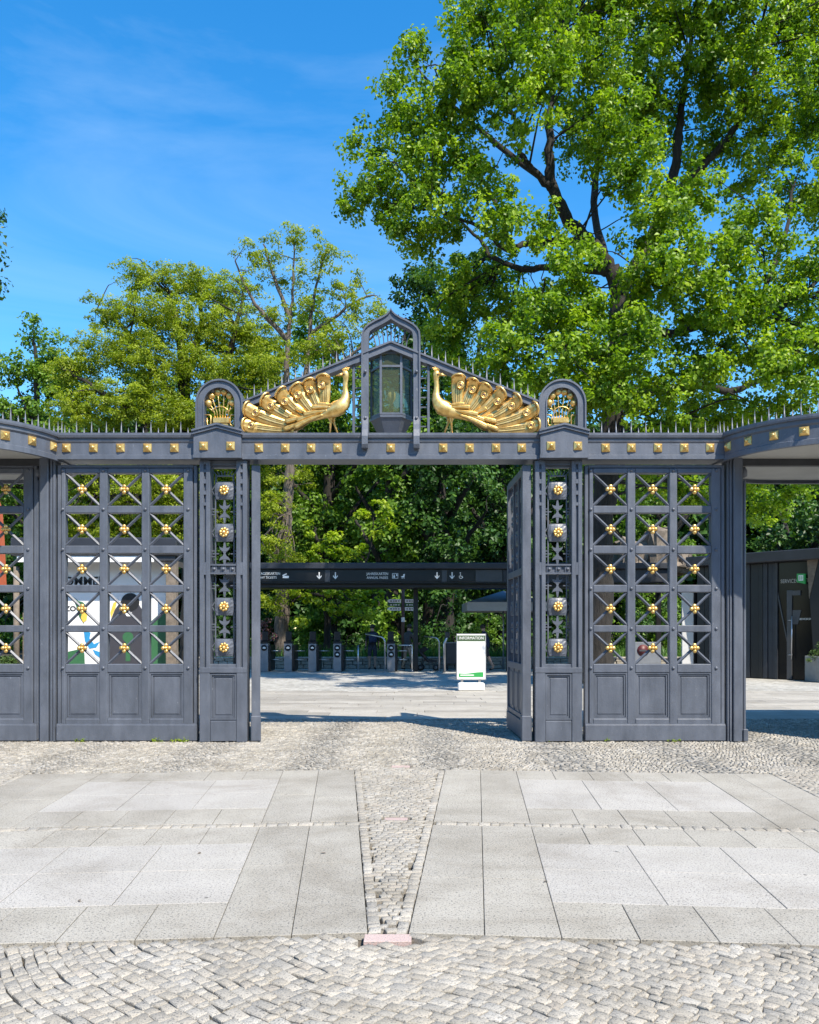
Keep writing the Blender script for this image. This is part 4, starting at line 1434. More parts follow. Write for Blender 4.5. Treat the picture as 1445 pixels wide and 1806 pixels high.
# scalloped cap
vs, fs = [], []
n = 48
for (w, z, sc) in ((38, 627.5, 1.9), (36.5, 625, .6), (26, 619.5, .5), (12, 613, .2), (2, 608, 0)):
    for i in range(n):
        a = 2 * math.pi * i / n
        ww = w * K * (1 + (.02 if sc else 0) * math.cos(a * 16))
        vs.append((ww * math.cos(a), LY + ww * .86 * math.sin(a), lz(z) + sc * K * math.cos(a * 16)))
for j in range(4):
    for i in range(n):
        a, b = j * n + i, j * n + (i + 1) % n
        fs.append((a, b, b + n, a + n))
MB().add(vs, fs, False).build('cap', M['gate'], lan)
# lamp inside
lp = MB().lathe([(.02, lz(738)), (.03, lz(725)), (.028, lz(718)), (.02, lz(716))], (0, LY, 0), 10)
lp.build('socket', GOLD, lan)
MB().lathe([(.016, lz(716)), (.026, lz(711)), (.062, lz(703)), (.065, lz(695)), (.04, lz(687)), (.004, lz(684))], (0, LY, 0), 12).build('bulb', M['bulb'], lan)
# ================================================================== buildings and things behind the gate
def pxm(Y): return Y / F        # metres per photo pixel at depth Y

# ---- ticket canopy over the turnstiles
YC = 30.0
kc = pxm(YC)
def cxw(p): return (p - 722.5) * kc
def czw(p): return CAMZ + (HOR - p) * kc
can = empty('ticket_canopy', (0, YC, 0), 0, 'long dark flat ticket canopy with black direction signs spanning the turnstiles', 'canopy')
X0, X1 = cxw(395), cxw(1190)
MB().box(X0, X1, -.15, 1.7, czw(1003.5), czw(993), .02).build('roof_slab', M['roof_dark'], can)
MB().box(X0 + .05, X1 - .05, .0, .16, czw(1029), czw(1003.5)).build('fascia', M['sign_black'], can)
MB().box(X0 + .05, X1 - .05, .17, 1.6, czw(1036), czw(1029), .02).build('underside_beam', M['black'], can)
for p in (403, 690 + 44, 905, 1040, 1180):
    MB().box(cxw(p) - .09, cxw(p) + .09, 1.2, 1.38, 0, czw(1036), .01).build('post', M['black'], can)
def sign(p0, p1, nm='sign_panel'):
    return MB().box(cxw(p0), cxw(p1), -.05, -.002, czw(1026), czw(1005.5), .006).build(nm, M['sign_black'], can)
def ctext(parent, body, p, y, size, mat='white_text', ax='CENTER', sx=1.0):
    return text_obj(body, size, M[mat], parent, (cxw(p), -.054, czw(y)), ax=ax, sx=sx)
def arrow(parent, p, y=1015.5):
    mb = MB()
    w = .02
    zc = czw(y)
    mb.box(cxw(p) - w, cxw(p) + w, -.058, -.05, zc - .07, zc + .13)
    for e in (-1, 1):
        mb.strip([(cxw(p), zc - .13), (cxw(p) + e * .085, zc - .03)], [(cxw(p), zc - .075), (cxw(p) + e * .085, zc + .02)], -.0585, -.0505)
    return mb.build('arrow_symbol', M['white_text'], parent)
s1 = sign(400, 573)
ctext(s1, 'TAGESKARTEN', 476, 1012.0, .135, sx=.86); ctext(s1, 'DAY TICKETS', 473, 1019, .125, sx=.86)
tk = MB()
tk.prism([(cxw(499), czw(1019.5)), (cxw(509.5), czw(1020)), (cxw(510.5), czw(1016)), (cxw(500), czw(1015.3))], -.058, -.05)
tk.prism([(cxw(498.5), czw(1014.5)), (cxw(506), czw(1011.2)), (cxw(506.6), czw(1013)), (cxw(499), czw(1016.2))], -.0605, -.0505)
tk.build('ticket_symbol', M['white_text'], s1)
arrow(s1, 563.5)
MB().box(cxw(573.5), cxw(582.5), -.04, -.003, czw(1026), czw(1005.5)).build('light_divider', M['door_grey'], can)
s2 = sign(583, 779)
arrow(s2, 592)
ctext(s2, 'JAHRESKARTEN', 666, 1012.4, .135, sx=.84); ctext(s2, 'ANNUAL PASSES', 666, 1019.2, .125, sx=.84)
idc = MB()
for (a, b, c, d) in ((692, 702.5, 1011.3, 1012), (692, 702.5, 1019.8, 1020.5), (692, 692.8, 1011.3, 1020.5), (701.7, 702.5, 1011.3, 1020.5), (694, 697, 1016, 1019), (699, 701, 1013, 1016)):
    idc.box(cxw(a), cxw(b), -.057, -.05, czw(d), czw(c))
idc.ball((cxw(695.5), -.055, czw(1014.5)), .025, 8, 5)
idc.build('card_symbol', M['white_text'], s2)
pr = MB()
pr.prism([(cxw(707), czw(1016.5)), (cxw(709), czw(1018.5)), (cxw(713.5), czw(1018.5)), (cxw(714.5), czw(1012.5)), (cxw(711.5), czw(1012.8)), (cxw(711.5), czw(1016))], -.057, -.05)
pr.lathe([(.02, -.058), (.02, -.05)], (cxw(709.5), 0, czw(1019.8)), 8, 'Y').lathe([(.02, -.058), (.02, -.05)], (cxw(713), 0, czw(1019.8)), 8, 'Y')
pr.build('pram_symbol', M['white_text'], s2)
arrow(s2, 771)
MB().box(cxw(779.5), cxw(788.5), -.04, -.003, czw(1026), czw(1005.5)).build('light_divider', M['door_grey'], can)
s3 = sign(789, 838)
arrow(s3, 797.5)
wc = MB()
A = [(cxw(813) + .07 * math.cos(t), czw(1017.5) + .07 * math.sin(t)) for t in [math.pi * (.75 + i / 10 * 1.15) for i in range(11)]]
B = [(cxw(813) + .052 * math.cos(t), czw(1017.5) + .052 * math.sin(t)) for t in [math.pi * (.75 + i / 10 * 1.15) for i in range(11)]]
wc.strip(A, B, -.057, -.05)
wc.lathe([(.024, -.058), (.024, -.05)], (cxw(812), 0, czw(1010.6)), 8, 'Y')
wc.prism([(cxw(811.5), czw(1012)), (cxw(812.6), czw(1012)), (cxw(813), czw(1016)), (cxw(815.5), czw(1016)), (cxw(817), czw(1019.5)), (cxw(816), czw(1019.8)), (cxw(814.8), czw(1017)), (cxw(812), czw(1017))], -.0575, -.0505)
wc.build('wheelchair_symbol', M['white_text'], s3)
MB().box(cxw(839), cxw(886), -.03, -.003, czw(1026), czw(1005.5)).build('grey_panel', M['door_grey'], can)
MB().box(cxw(888), cxw(1185), -.03, -.003, czw(1026), czw(1005.5)).build('grey_panel', M['roof_dark'], can)

# ---- turnstiles
def turnstile(px, lab, dots):
    Y = 31.0
    k = pxm(Y)
    root = empty('turnstile', ((px - 722.5) * k, Y, 0), 0, lab, 'turnstile', 'turnstiles under the ticket canopy')
    MB().box(-.15, .15, 0, .42, 0, 1.06, .01).build('pillar', M['mid_metal'], root)
    MB().box(.152, .235, .06, 1.15, .02, 1.0, .01).build('side_cabinet', M['black'], root)
    MB().box(-.16, .16, -.01, .44, 1.062, 1.15, .02).build('top_unit', M['black'], root)
    MB().box(-.14, .10, .3, .36, 1.15, 1.52, .02).box(-.03, .03, .32, .35, 1.14, 1.2).build('reader_screen', M['black'], root)
    for z in dots:
        d = MB().lathe([(.115, .0), (.115, -.012)], (0, 0, z), 18, 'Y').build('round_sign', M['sign_black'], root)
        MB().prism([(-.05, z - .03), (.055, z - .035), (.06, z + .01), (.0, z + .045), (-.05, z + .01)], -.016, -.012).build('ticket_symbol', M['white_text'], d)
    for z in (.45, .78):
        MB().tube([(.15, .2, z), (.62, .22, z)], .02, 8).build('barrier_arm', M['steel'], root)
    return root
turnstile(466, 'grey turnstile pillar half hidden behind the open left gate leaf', (.90,))
turnstile(508, 'grey turnstile pillar beside the pale tree trunk', (.90,))
turnstile(551, 'grey turnstile pillar with one round sign, between two other turnstiles', (.90,))
turnstile(595, 'grey turnstile pillar with two round signs left of the walking visitors', (.90, .65))
turnstile(690, 'grey turnstile pillar with two round signs between the two visitors', (.90, .65))

def rail(px, Y, pts, lab):
    root = empty('handrail', ((px - 722.5) * pxm(Y), Y, 0), 0, lab, 'handrail', 'bent steel handrails at the turnstiles')
    MB().tube(pts, .03, 8).build('tube', M['steel'], root)
    MB().lathe([(.08, 0), (.08, .012), (.03, .03)], (pts[0][0], pts[0][1], 0), 12).build('foot_plate', M['steel'], root)
    return root
rail(679, 30.6, [(0, 0, 0), (0, 0, 1.15), (-.04, 0, 1.25), (-.12, .05, 1.31), (-.75, .5, 1.42)], 'bent steel handrail in front of the visitor with the backpack')
rail(775, 30.8, [(0, 0, 0), (0, 0, 1.12), (-.05, 0, 1.23), (-.12, .05, 1.28), (-.55, .5, 1.33)], 'bent steel handrail behind the pushchair')
rail(632, 30.9, [(0, 0, 0), (0, 0, .55), (0, .02, 1.02)], 'short straight steel barrier post left of the visitor with backpack')
rail(727, 30.7, [(0, 0, 0), (0, 0, .6), (0, .02, 1.0), (-.5, .02, 1.0)], 'steel barrier post in front of the man with beige trousers')

# steel post with bent head and dark cabinet
sp_ = empty('ticket_reader_post', ((784 - 722.5) * pxm(30.6), 30.6, 0), 0, 'steel post with angled dark reader head left of the information board', 'post')
MB().tube([(0, 0, 0), (0, 0, 1.05), (.06, .0, 1.2), (.11, .02, 1.32)], .05, 8).build('pole', M['steel'], sp_)
MB().box(.03, .2, -.04, .05, 1.28, 1.5, .02).build('head', M['dark_metal'], sp_)
cb = empty('dark_cabinet', ((797 - 722.5) * pxm(32), 32.0, 0), 0, 'low black cabinet between the reader post and the information board', 'cabinet')
MB().box(-.22, .5, 0, .6, .25, 1.05, .015).build('body', M['dark_metal'], cb)
MB().box(-.24, .52, -.02, .62, 1.052, 1.09, .01).build('top', M['mid_metal'], cb)
for e in (-.18, .44):
    MB().box(e, e + .05, .05, .55, 0, .25).build('leg', M['black'], cb)

# ---- finger post
fp = empty('finger_post', ((711 - 722.5) * pxm(33), 33.0, 0), 0, 'brown finger post with white and green direction boards behind the turnstiles', 'signpost')
kz = lambda p: CAMZ + (HOR - p) * pxm(33)
MB().tube([(0, 0, 0), (0, 0, kz(1036))], .065, 10).build('post', M['brown_pole'], fp)
MB().box(-.07, .07, -.09, -.066, kz(1097), kz(1089)).build('small_plate', M['white'], fp)
for (ya, yb, mt) in ((1057, 1063.2, 'white'), (1064.2, 1069.6, 'green'), (1071, 1077, 'white')):
    for e in (-1, 1):
        m_ = (kz(ya) + kz(yb)) / 2
        bd = MB().prism([(e * .08, kz(ya)), (e * .56, kz(ya)), (e * .64, m_), (e * .56, kz(yb)), (e * .08, kz(yb))], -.045, -.015).build('direction_board', M[mt], fp)
        mk = MB()
        for q in range(4):
            x = .14 + q * .1
            mk.box(e * x, e * (x + .055 + .02 * (q % 2)), -.05, -.046, m_ - .022, m_ + .02)
        mk.build('pictograms', M['black_text'] if mt == 'white' else M['white_text'], bd)

# ---- information board
ib = empty('information_board', ((831 - 722.5) * pxm(21.4), 21.4, 0), 0, 'white freestanding information board with green header in the gateway', 'sign')
ki = pxm(21.4)
iz = lambda p: CAMZ + (HOR - p) * ki
ix = lambda p: (p - 831) * ki
MB().box(ix(808), ix(854.5), -.14, .14, 0, iz(1204), .03).build('base', M['white'], ib)
for p in (815, 846):
    MB().box(ix(p) - .03, ix(p) + .03, -.03, .03, iz(1205), iz(1197), .005).build('leg', M['steel'], ib)
bd = MB().box(ix(805), ix(857.5), -.03, .03, iz(1199.5), iz(1117.5), .006).build('panel', M['mid_metal'], ib)
MB().box(ix(806.2), ix(856.2), -.034, -.0295, iz(1198), iz(1118.8)).build('poster', M['white'], bd)
MB().box(ix(806.6), ix(855.8), -.037, -.033, iz(1131), iz(1120.6)).build('header', M['olive'], bd)
text_obj('INFORMATION', .105, M['white_text'], bd, (ix(831.5), -.0395, iz(1125.6)), sx=.9)
wv = []
for i in range(13):
    t = i / 12; wv.append((ix(809.5 + 43 * t), iz(1187.5 - 1.8 * t * t + .8 * math.sin(t * 6))))
MB().prism(wv + [(ix(852.5), iz(1194)), (ix(809.5), iz(1194))], -.037, -.033).build('green_wave', M['green_sign'], bd)
MB().box(ix(812), ix(836), -.040, -.0365, iz(1191.6), iz(1189.8)).build('slogan_line', M['white_text'], bd)

# ---- parasol
pa = empty('parasol', ((885 - 722.5) * pxm(33.2), 32.6, 0), 0, 'large open beige parasol with valance at the right gate leaf', 'parasol')
pz = lambda p: CAMZ + (HOR - p) * pxm(32.6)
px_ = lambda p: (p - 885) * pxm(32.6)
MB().tube([(0, 0, 0), (0, 0, pz(1042))], .03, 8).build('pole', M['mid_metal'], pa)
hw = 1.55
zt_, ze = pz(1042), pz(1064)
cn = [(-hw, -hw, ze), (hw, -hw, ze), (hw, hw, ze), (-hw, hw, ze), (0, 0, zt_)]
cp = MB().add(cn + [(x, y, z - .02) for x, y, z in cn], [(0, 1, 4), (1, 2, 4), (2, 3, 4), (3, 0, 4), (5, 9, 6), (6, 9, 7), (7, 9, 8), (8, 9, 5)])
cp.build('canopy', M['canvas_top'], pa)
vl = MB()
for (a, b) in ((0, 1), (1, 2), (2, 3), (3, 0)):
    p, q = Vector(cn[a]), Vector(cn[b])
    vl.add([p, q, q - Vector((0, 0, .33)), p - Vector((0, 0, .33)), p * .995, q * .995, q * .995 - Vector((0, 0, .33)), p * .995 - Vector((0, 0, .33))], [(0, 1, 2, 3), (4, 7, 6, 5), (3, 2, 6, 7)])
vl.build('valance', M['canvas'], pa)
for (x, y) in ((-hw, -hw), (hw, -hw), (hw, hw), (-hw, hw)):
    MB().tube([(0, 0, zt_ - .06), (x, y, ze - .03)], .012, 6).build('rib', M['mid_metal'], pa)

# ---- low stone wall of the planting bed
wall = empty('bed_wall', (0, 33.55, 0), 0, 'low pale field stone wall edging the planting bed behind the turnstiles', 'wall')
MB().box(-9, 13, -.13, .2, -.04, .40).build('core', M['sand'], wall)
sm_ = []
for i in range(6):
    r_ = random.Random(i)
    b_ = MB(); b_.box(-.5, .5, -.06, .06, -.5, .5, .08)
    b_.v = [(x + r_.uniform(-.05, .05), y + r_.uniform(-.02, .02), z + r_.uniform(-.07, .07)) for x, y, z in b_.v]
    sm_.append(b_.mesh('stone', M['wall_stone']))
for row, (z0, hh) in enumerate(((0, .16), (.16, .14), (.30, .13))):
    x = -9 + rng.uniform(0, .2)
    while x < 12.8:
        w = rng.uniform(.2, .42)
        if x < 6.5 or row == 0 or True:
            inst('stone', sm_[rng.randrange(6)], wall, (x + w / 2, -.14 + rng.uniform(-.02, .02), z0 + hh / 2), (0, 0, 0), (w * .94, 1, hh * .92))
        x += w
for k in range(15):
    MB().box(-9 + k * 1.46, -9 + k * 1.46 + 1.44, -.24, .22, .405, .47, .015).build('coping_stone', M['wall_stone'], wall)

# ---- kiosk with mural behind the left leaf
YK = 20.0
kk = pxm(YK)
kio = empty('welcome_kiosk', ((208 - 722.5) * kk, YK, 0), 0, 'white kiosk with printed animal mural and dark roof behind the left grid leaf', 'kiosk')
kx = lambda p: (p - 208) * kk
kzz = lambda p: CAMZ + (HOR - p) * kk
MB().box(kx(62), kx(298), 0, .22, 0, kzz(984)).build('wall', M['kiosk_wall'], kio)
MB().box(kx(40), kx(324), -.62, 3.0, kzz(983.5), kzz(953), .02).build('roof', M['roof_dark'], kio)
MB().box(kx(50), kx(284), -.58, -.50, kzz(994.5), kzz(984.2)).build('white_fascia', M['white'], kio)
MB().box(kx(285), kx(320), -.56, 2.8, kzz(992), kzz(984)).build('eave_beam', M['dark_metal'], kio)
pst = MB().box(kx(303), kx(320), -.5, -.25, 0, kzz(984.5), .01).build('timber_post', M['wood'], kio)
text_obj('WILLKOMMEN', .30, M['black_text'], kio, (kx(121), -.004, kzz(1026)), sx=.96, bold=.008)
text_obj('ZOO', .17, M['black_text'], kio, (kx(130), -.004, kzz(1074)), sx=1.1, bold=.005)
def pr_(name, mat, pts, lay=0):
    MB().prism([(kx(a), kzz(b)) for a, b in pts], -.004 - lay * .004, .002 - lay * .002).build(name, M[mat], kio)
pr_('print_green_slope', 'green', [(262, 1178), (262, 1100), (297.5, 1068), (297.5, 1178)])
pr_('print_green_hill', 'green', [(80, 1178), (100, 1158), (122, 1149), (140, 1145), (149, 1152), (150, 1178)])
pr_('print_dark_shape', 'purple_grey', [(184, 1178), (186, 1130), (193, 1100), (203, 1075), (215, 1058), (240, 1058), (250, 1074), (258, 1100), (264, 1178)], 1)
pr_('print_black_disc', 'black_text', [(230 + 16 * math.cos(t), 1062 + 16 * math.sin(t)) for t in [i / 24 * 2 * math.pi for i in range(24)]], 2)
pr_('print_green_keyhole', 'green', [(226 + 9.5 * math.cos(t), 1124 + 9.5 * math.sin(t)) for t in [math.pi * (.62 + i / 16 * 1.76) for i in range(17)]] + [(230, 1166), (222, 1166)], 2)
pr_('print_muzzle', 'white', [(221, 1082), (233, 1080), (231, 1087), (224, 1087)], 3)
pr_('print_green_bird', 'green', [(128, 1052), (138, 1060), (146, 1062), (152, 1068), (150, 1080), (148, 1100), (140, 1088), (136, 1072)], 1)
pr_('print_yellow_wing', 'yellow', [(146, 1078), (154, 1084), (153, 1094), (147, 1098), (143, 1090)], 2)
pr_('print_yellow_leg', 'yellow', [(200, 1064), (206, 1060), (204, 1072), (196, 1090), (195, 1080)], 1)
pr_('print_blue_bird', 'blue', [(148, 1112), (160, 1116), (158, 1126), (166, 1136), (176, 1132), (170, 1142), (158, 1144), (150, 1130)], 1)
pr_('print_blue_feather', 'blue', [(164, 1146), (176, 1150), (182, 1164), (176, 1160), (168, 1154)], 1)

# ---- service building on the right
sv = empty('service_building', (0, 0, 0), 0, 'black timber clad service building with glazed entrance at the right picture edge', 'building')
c0 = at(1228, 1195, 28.2); c1 = at(1500, 1202, 24.6)
dv = Vector((c1.x - c0.x, c1.y - c0.y, 0)); Ls = dv.length
angs = math.atan2(dv.y, dv.x)
sv.location = (c0.x, c0.y, 0); sv.rotation_euler = (0, 0, angs)
def s_at(px):
    """distance along the facade where photo column px meets it"""
    t = (px - 722.5) / F
    # (c0.x + s*ux) = t*(c0.y + s*uy)
    ux, uy = dv.x / Ls, dv.y / Ls
    return (t * c0.y - c0.x) / (ux - t * uy)
def s_z(px, py):
    s_ = s_at(px); y = c0.y + s_ * dv.y / Ls
    return CAMZ + (HOR - py) * y / F
HR = 3.75
MB().box(0, Ls, .12, 6, 0, HR).build('wall', M['black'], sv)
MB().box(-.2, Ls, -.35, 6.2, HR + .002, HR + .33, .02).build('roof', M['roof_dark'], sv)
sa = s_at(1368); sb = s_at(1432)
x = .02
while x < sa - .05:
    w = rng.choice((.14, .2, .26))
    MB().box(x, min(x + w, sa - .03), rng.choice((.04, .075, .10)), .125, .02, HR - .02, .004).build('cladding_board', M['roof_dark'] if rng.random() < .3 else M['black'], sv)
    x += w + .012
MB().box(sa, sb + .6, .10, .123, 0, HR - .02).build('glazing', M['glass_dark'], sv)
MB().box(sa - .03, sa + .05, .03, .13, 0, HR - .02).build('entrance_jamb', M['dark_metal'], sv)
# slanting wedge panel beside the door
MB().prism([(s_at(1424), s_z(1424, 980)), (s_at(1446), s_z(1446, 978)), (s_at(1428), s_z(1428, 1056))], -.02, .09).build('wedge_panel', M['wood'], sv)
MB().prism([(s_at(1429), s_z(1429, 1056)), (s_at(1447), s_z(1447, 978)), (Ls, HR - .03), (Ls, 0), (s_at(1438), 0)], -.01, .085).build('slanted_wall', M['black'], sv)
MB().strip([(s_at(1371), s_z(1371, 1045)), (s_at(1389), s_z(1389, 1135))], [(s_at(1369), s_z(1369, 1045)), (s_at(1387), s_z(1387, 1135))], .06, .1).build('slanted_mullion', M['door_grey'], sv)
lts = text_obj('SERVICECENTER', .17, M['grey_text'], sv, (s_at(1375), .09, s_z(1390, 1025)), ax='LEFT', sx=.78)
gs = MB().prism([(s_at(1408), s_z(1408, 1012)), (s_at(1422), s_z(1422, 1012)), (s_at(1422), s_z(1422, 1030)), (s_at(1408), s_z(1408, 1027))], -.10, .02).build('green_sign', M['green_sign'], sv)
sxg, szg = (s_at(1415.3)), s_z(1415, 1019.5)
im = MB()
for (a, b, c_, d_) in ((-.07, .07, .06, .085), (-.07, .07, -.085, -.06), (-.07, -.045, -.06, .06), (.045, .07, -.06, .06), (-.02, -.005, -.06, .06), (.005, .02, -.06, .06)):
    im.box(sxg + a, sxg + b, -.106, -.10, szg + c_, szg + d_)
im.build('book_symbol', M['white_text'], gs)
dr = MB().box(s_at(1387), s_at(1396), .04, .1, .02, s_z(1390, 1041), .006).box(s_at(1396), s_at(1411), .041, .099, s_z(1400, 1050), s_z(1400, 1041.5)).build('door', M['door_grey'], sv)
MB().prism([(s_at(1396.5), s_z(1396, 1076)), (s_at(1412), s_z(1412, 1076)), (s_at(1406), s_z(1406, 1101)), (s_at(1396.5), s_z(1396, 1101))], .07, .098).build('grey_print', M['door_grey'], sv)
MB().tube([(s_at(1398), -.05, s_z(1398, 1163)), (s_at(1398), -.05, s_z(1398, 1087))], .02, 8).tube([(s_at(1391), -.05, s_z(1391, 1094)), (s_at(1399), -.05, s_z(1399, 1094))], .015, 6).tube([(s_at(1391), -.05, s_z(1391, 1155)), (s_at(1399), -.05, s_z(1399, 1155))], .015, 6).build('handle', M['steel'], dr)
text_obj('SERVICECENTER', .085, M['white_text'], sv, (s_at(1408), .09, s_z(1410, 1092)), ax='LEFT', sx=.8)

# ---- things seen through the right grid leaf
rk_ = empty('rock_outcrop', (0, 46, 0), 0, 'pale brown artificial rock outcrop rising behind the canopy roof', 'rock')
kr = pxm(46)
for i, (p0, p1, pt, pb, dy) in enumerate(((1086, 1118, 952, 1010, 0), (1112, 1150, 958, 1010, .8), (1143, 1186, 931, 1010, .3), (1180, 1225, 968, 1010, 1.0))):
    b_ = MB()
    x0, x1 = (p0 - 722.5) * kr, (p1 - 722.5) * kr
    z1 = CAMZ + (HOR - pt) * kr; z0 = max(0, CAMZ + (HOR - pb) * kr)
    b_.box(x0, x1, dy - 1, dy + 1.2, z0, z1, .3)
    bm = bmesh.new(); me = b_.mesh('boulder', M['rock']); bm.from_mesh(me)
    bmesh.ops.subdivide_edges(bm, edges=bm.edges, cuts=2, use_grid_fill=True)
    r_ = random.Random(i)
    for v in bm.verts:
        v.co += Vector((r_.uniform(-.14, .14), r_.uniform(-.14, .14), r_.uniform(-.14, .14)))
    bm.to_mesh(me); bm.free()
    inst('boulder', me, rk_)
bb = empty('barrier_board', ((1143 - 722.5) * pxm(29), 29, 0), 0, 'grey barrier board with red no-entry disc behind the right grid leaf', 'sign')
MB().box(-.46, .46, -.03, .03, .3, 1.15, .01).build('board', M['mid_metal'], bb)
rd = MB().lathe([(.21, -.031), (.21, -.043)], (-.18, 0, .85), 20, 'Y').build('red_disc', M['red'], bb)
MB().box(-.31, -.05, -.05, -.0435, .82, .88).build('white_bar', M['door_grey'], rd)
for e in (-.4, .34):
    MB().box(e, e + .06, -.03, .03, 0, .3).build('leg', M['dark_metal'], bb)
wp = empty('white_banner_wall', ((1213 - 722.5) * pxm(28.4), 28.4, 0), 0, 'tall white printed wall panel beside the black service building', 'panel')
MB().box(-.2, .2, -.04, .04, 0, 2.9, .01).build('panel', M['poster_grey'], wp)
MB().box(.21, .46, -.03, .05, 0, 2.95, .01).build('dark_side', M['black'], wp)
# planters with juniper
def planter(loc, w, d_, h, lab):
    root = empty('planter', loc, 0, lab, 'planter', 'concrete planters')
    MB().box(-w, w, -d_, d_, 0, h, .015).build('tub', M['concrete'], root)
    MB().box(-w + .06, w - .06, -d_ + .06, d_ - .06, h - .01, h + .012).build('soil', M['soil'], root)
    return root
pl1 = at(1475, 1200, 25.2)
planter((pl1.x, 25.0, 0), .82, .5, .78, 'square grey concrete planter in front of the service building')
pl2 = at(8, 1190, 19.0)
planter((pl2.x, 19.0, 0), .36, .36, .62, 'square grey concrete planter behind the leaf at the left edge')
# folded orange parasol and timber posts at the far left
op = at(-5, 1200, 20.5)
opr = empty('folded_parasol', (op.x, 20.5, 0), 0, 'folded orange parasol at the left picture edge', 'parasol')
MB().tube([(0, 0, 0), (0, 0, 4.9)], .03, 8).build('pole', M['wood'], opr)
fold = []
fv, ff_ = [], []
for j, (r_, z) in enumerate(((.05, 4.85), (.12, 4.6), (.17, 3.8), (.2, 3.0), (.22, 2.55))):
    for i in range(16):
        a = 2 * math.pi * i / 16; q = r_ * (1 if i % 2 else .6)
        fv.append((q * math.cos(a), q * math.sin(a), z))
for j in range(4):
    for i in range(16):
        a, b = j * 16 + i, j * 16 + (i + 1) % 16
        ff_.append((a, b, b + 16, a + 16))
ff_.append(tuple(range(16))); ff_.append(tuple(range(64, 80)))
MB().add(fv, ff_).build('canopy', M['orange'], opr)
tp_ = at(29, 1200, 19.6)
tpr = empty('timber_fence', (tp_.x, 19.6, 0), 0, 'weathered timber posts with grey boards beside the white kiosk', 'fence')
MB().tube([(0, 0, 0), (0, 0, 3.1)], .07, 8).build('post', M['wood'], tpr)
for k in range(5):
    MB().box(.1 + k * .13, .1 + k * .13 + .118, .1, .13, 0, 2.0 + .0 * k, .004).build('board', M['wood'], tpr)

# ---- people
def person(name, label, loc, rz, J, rad, mats, hair=True, extra=None, hgt=1.75):
    """J: joints dict, chains list; one continuous skinned body"""
    root = empty(name, loc, rz, label, 'person', 'visitors at the turnstiles')
    names = list(J.keys())
    idx = {n: i for i, n in enumerate(names)}
    E = [('pelvis', 'waist'), ('waist', 'chest'), ('chest', 'neck'), ('neck', 'head0'), ('head0', 'head'), ('head', 'crown')]
    for sd in 'LR':
        E += [('chest', 'sh' + sd), ('sh' + sd, 'el' + sd), ('el' + sd, 'wr' + sd), ('wr' + sd, 'ha' + sd),
              ('pelvis', 'hip' + sd), ('hip' + sd, 'kn' + sd), ('kn' + sd, 'an' + sd), ('an' + sd, 'toe' + sd)]
    me = bpy.data.meshes.new('body')
    me.from_pydata([J[n] for n in names], [(idx[a], idx[b]) for a, b in E], [])
    ob = bpy.data.objects.new('body_tmp', me); COL.objects.link(ob)
    sk = ob.modifiers.new('skin', 'SKIN'); sk.use_smooth_shade = True
    ss = ob.modifiers.new('sub', 'SUBSURF'); ss.levels = 1; ss.render_levels = 1
    for n in names:
        dta = me.skin_vertices[0].data[idx[n]]
        r_ = rad.get(n, rad.get(n[:-1], .06))
        dta.radius = r_ if isinstance(r_, tuple) else (r_, r_)
        dta.use_root = (n == 'pelvis')
    dg = bpy.context.evaluated_depsgraph_get()
    out = bpy.data.meshes.new_from_object(ob.evaluated_get(dg))
    bpy.data.objects.remove(ob); bpy.data.meshes.remove(me)
    out.name = 'body'
    out.materials.clear()
    for m_ in mats['list']: out.materials.append(M[m_])
    for p in out.polygons:
        p.material_index = mats['pick'](p.center)
        p.use_smooth = True
    inst('body', out, root)
    if hair:
        hc = Vector(J['head'])
        MB().ball((hc.x, hc.y - .02 if mats.get('back') else hc.y + .0, hc.z + .045), .108, 12, 8, (.92, 1.05, 1.0)).build('hair', M['hair'], root)
    # five-fingered hands
    for sd in 'LR':
        h0, w0 = Vector(J['ha' + sd]), Vector(J['wr' + sd])
        d = (h0 - w0).normalized()
        side = d.orthogonal().normalized()
        hb = MB()
        for q in range(4):
            b0 = h0 + side * (q - 1.5) * .02
            ln = (.06, .07, .066, .05)[q]
            hb.tube([b0, b0 + d * ln * .55, b0 + d * ln + d.cross(side) * .02], [.010, .009, .006], 6)
        b0 = h0 - d * .03 + side * .035
        hb.tube([b0, b0 + side * .03 + d * .02, b0 + side * .035 + d * .05], [.011, .010, .007], 6)
        hb.build('fingers', M['skin'], root)
    return root
RAD = dict(pelvis=(.15, .12), waist=(.145, .11), chest=(.17, .12), neck=.058, head0=(.07, .08), head=(.085, .10), crown=(.06, .07),
           sh=.072, el=.05, wr=.034, ha=(.042, .022), hip=.10, kn=.068, an=.045, toe=(.045, .035))
def stand(lean=0, stride=0.0, armL=None, armR=None):
    J = dict(pelvis=(0, 0, .95), waist=(0, .0, 1.12), chest=(0, lean * .5, 1.36), neck=(0, lean, 1.51), head0=(0, lean * 1.1 + .01, 1.58), head=(0, lean * 1.15 + .02, 1.66), crown=(0, lean * 1.15 + .01, 1.73))
    for sd, e in (('L', -1), ('R', 1)):
        st = stride * e
        J['sh' + sd] = (e * .19, lean * .8, 1.42)
        J['el' + sd] = (e * .24, lean * .5 - st * .3, 1.14)
        J['wr' + sd] = (e * .25, .10 - st * .5, .92)
        J['ha' + sd] = (e * .25, .13 - st * .5, .84)
        J['hip' + sd] = (e * .10, 0, .88)
        J['kn' + sd] = (e * .11, st * .55 + .03, .49)
        J['an' + sd] = (e * .11, st * 1.0 - .02, .085 + (.05 if st < 0 else 0))
        J['toe' + sd] = (e * .13, st * 1.0 + .15, .04)
    return J
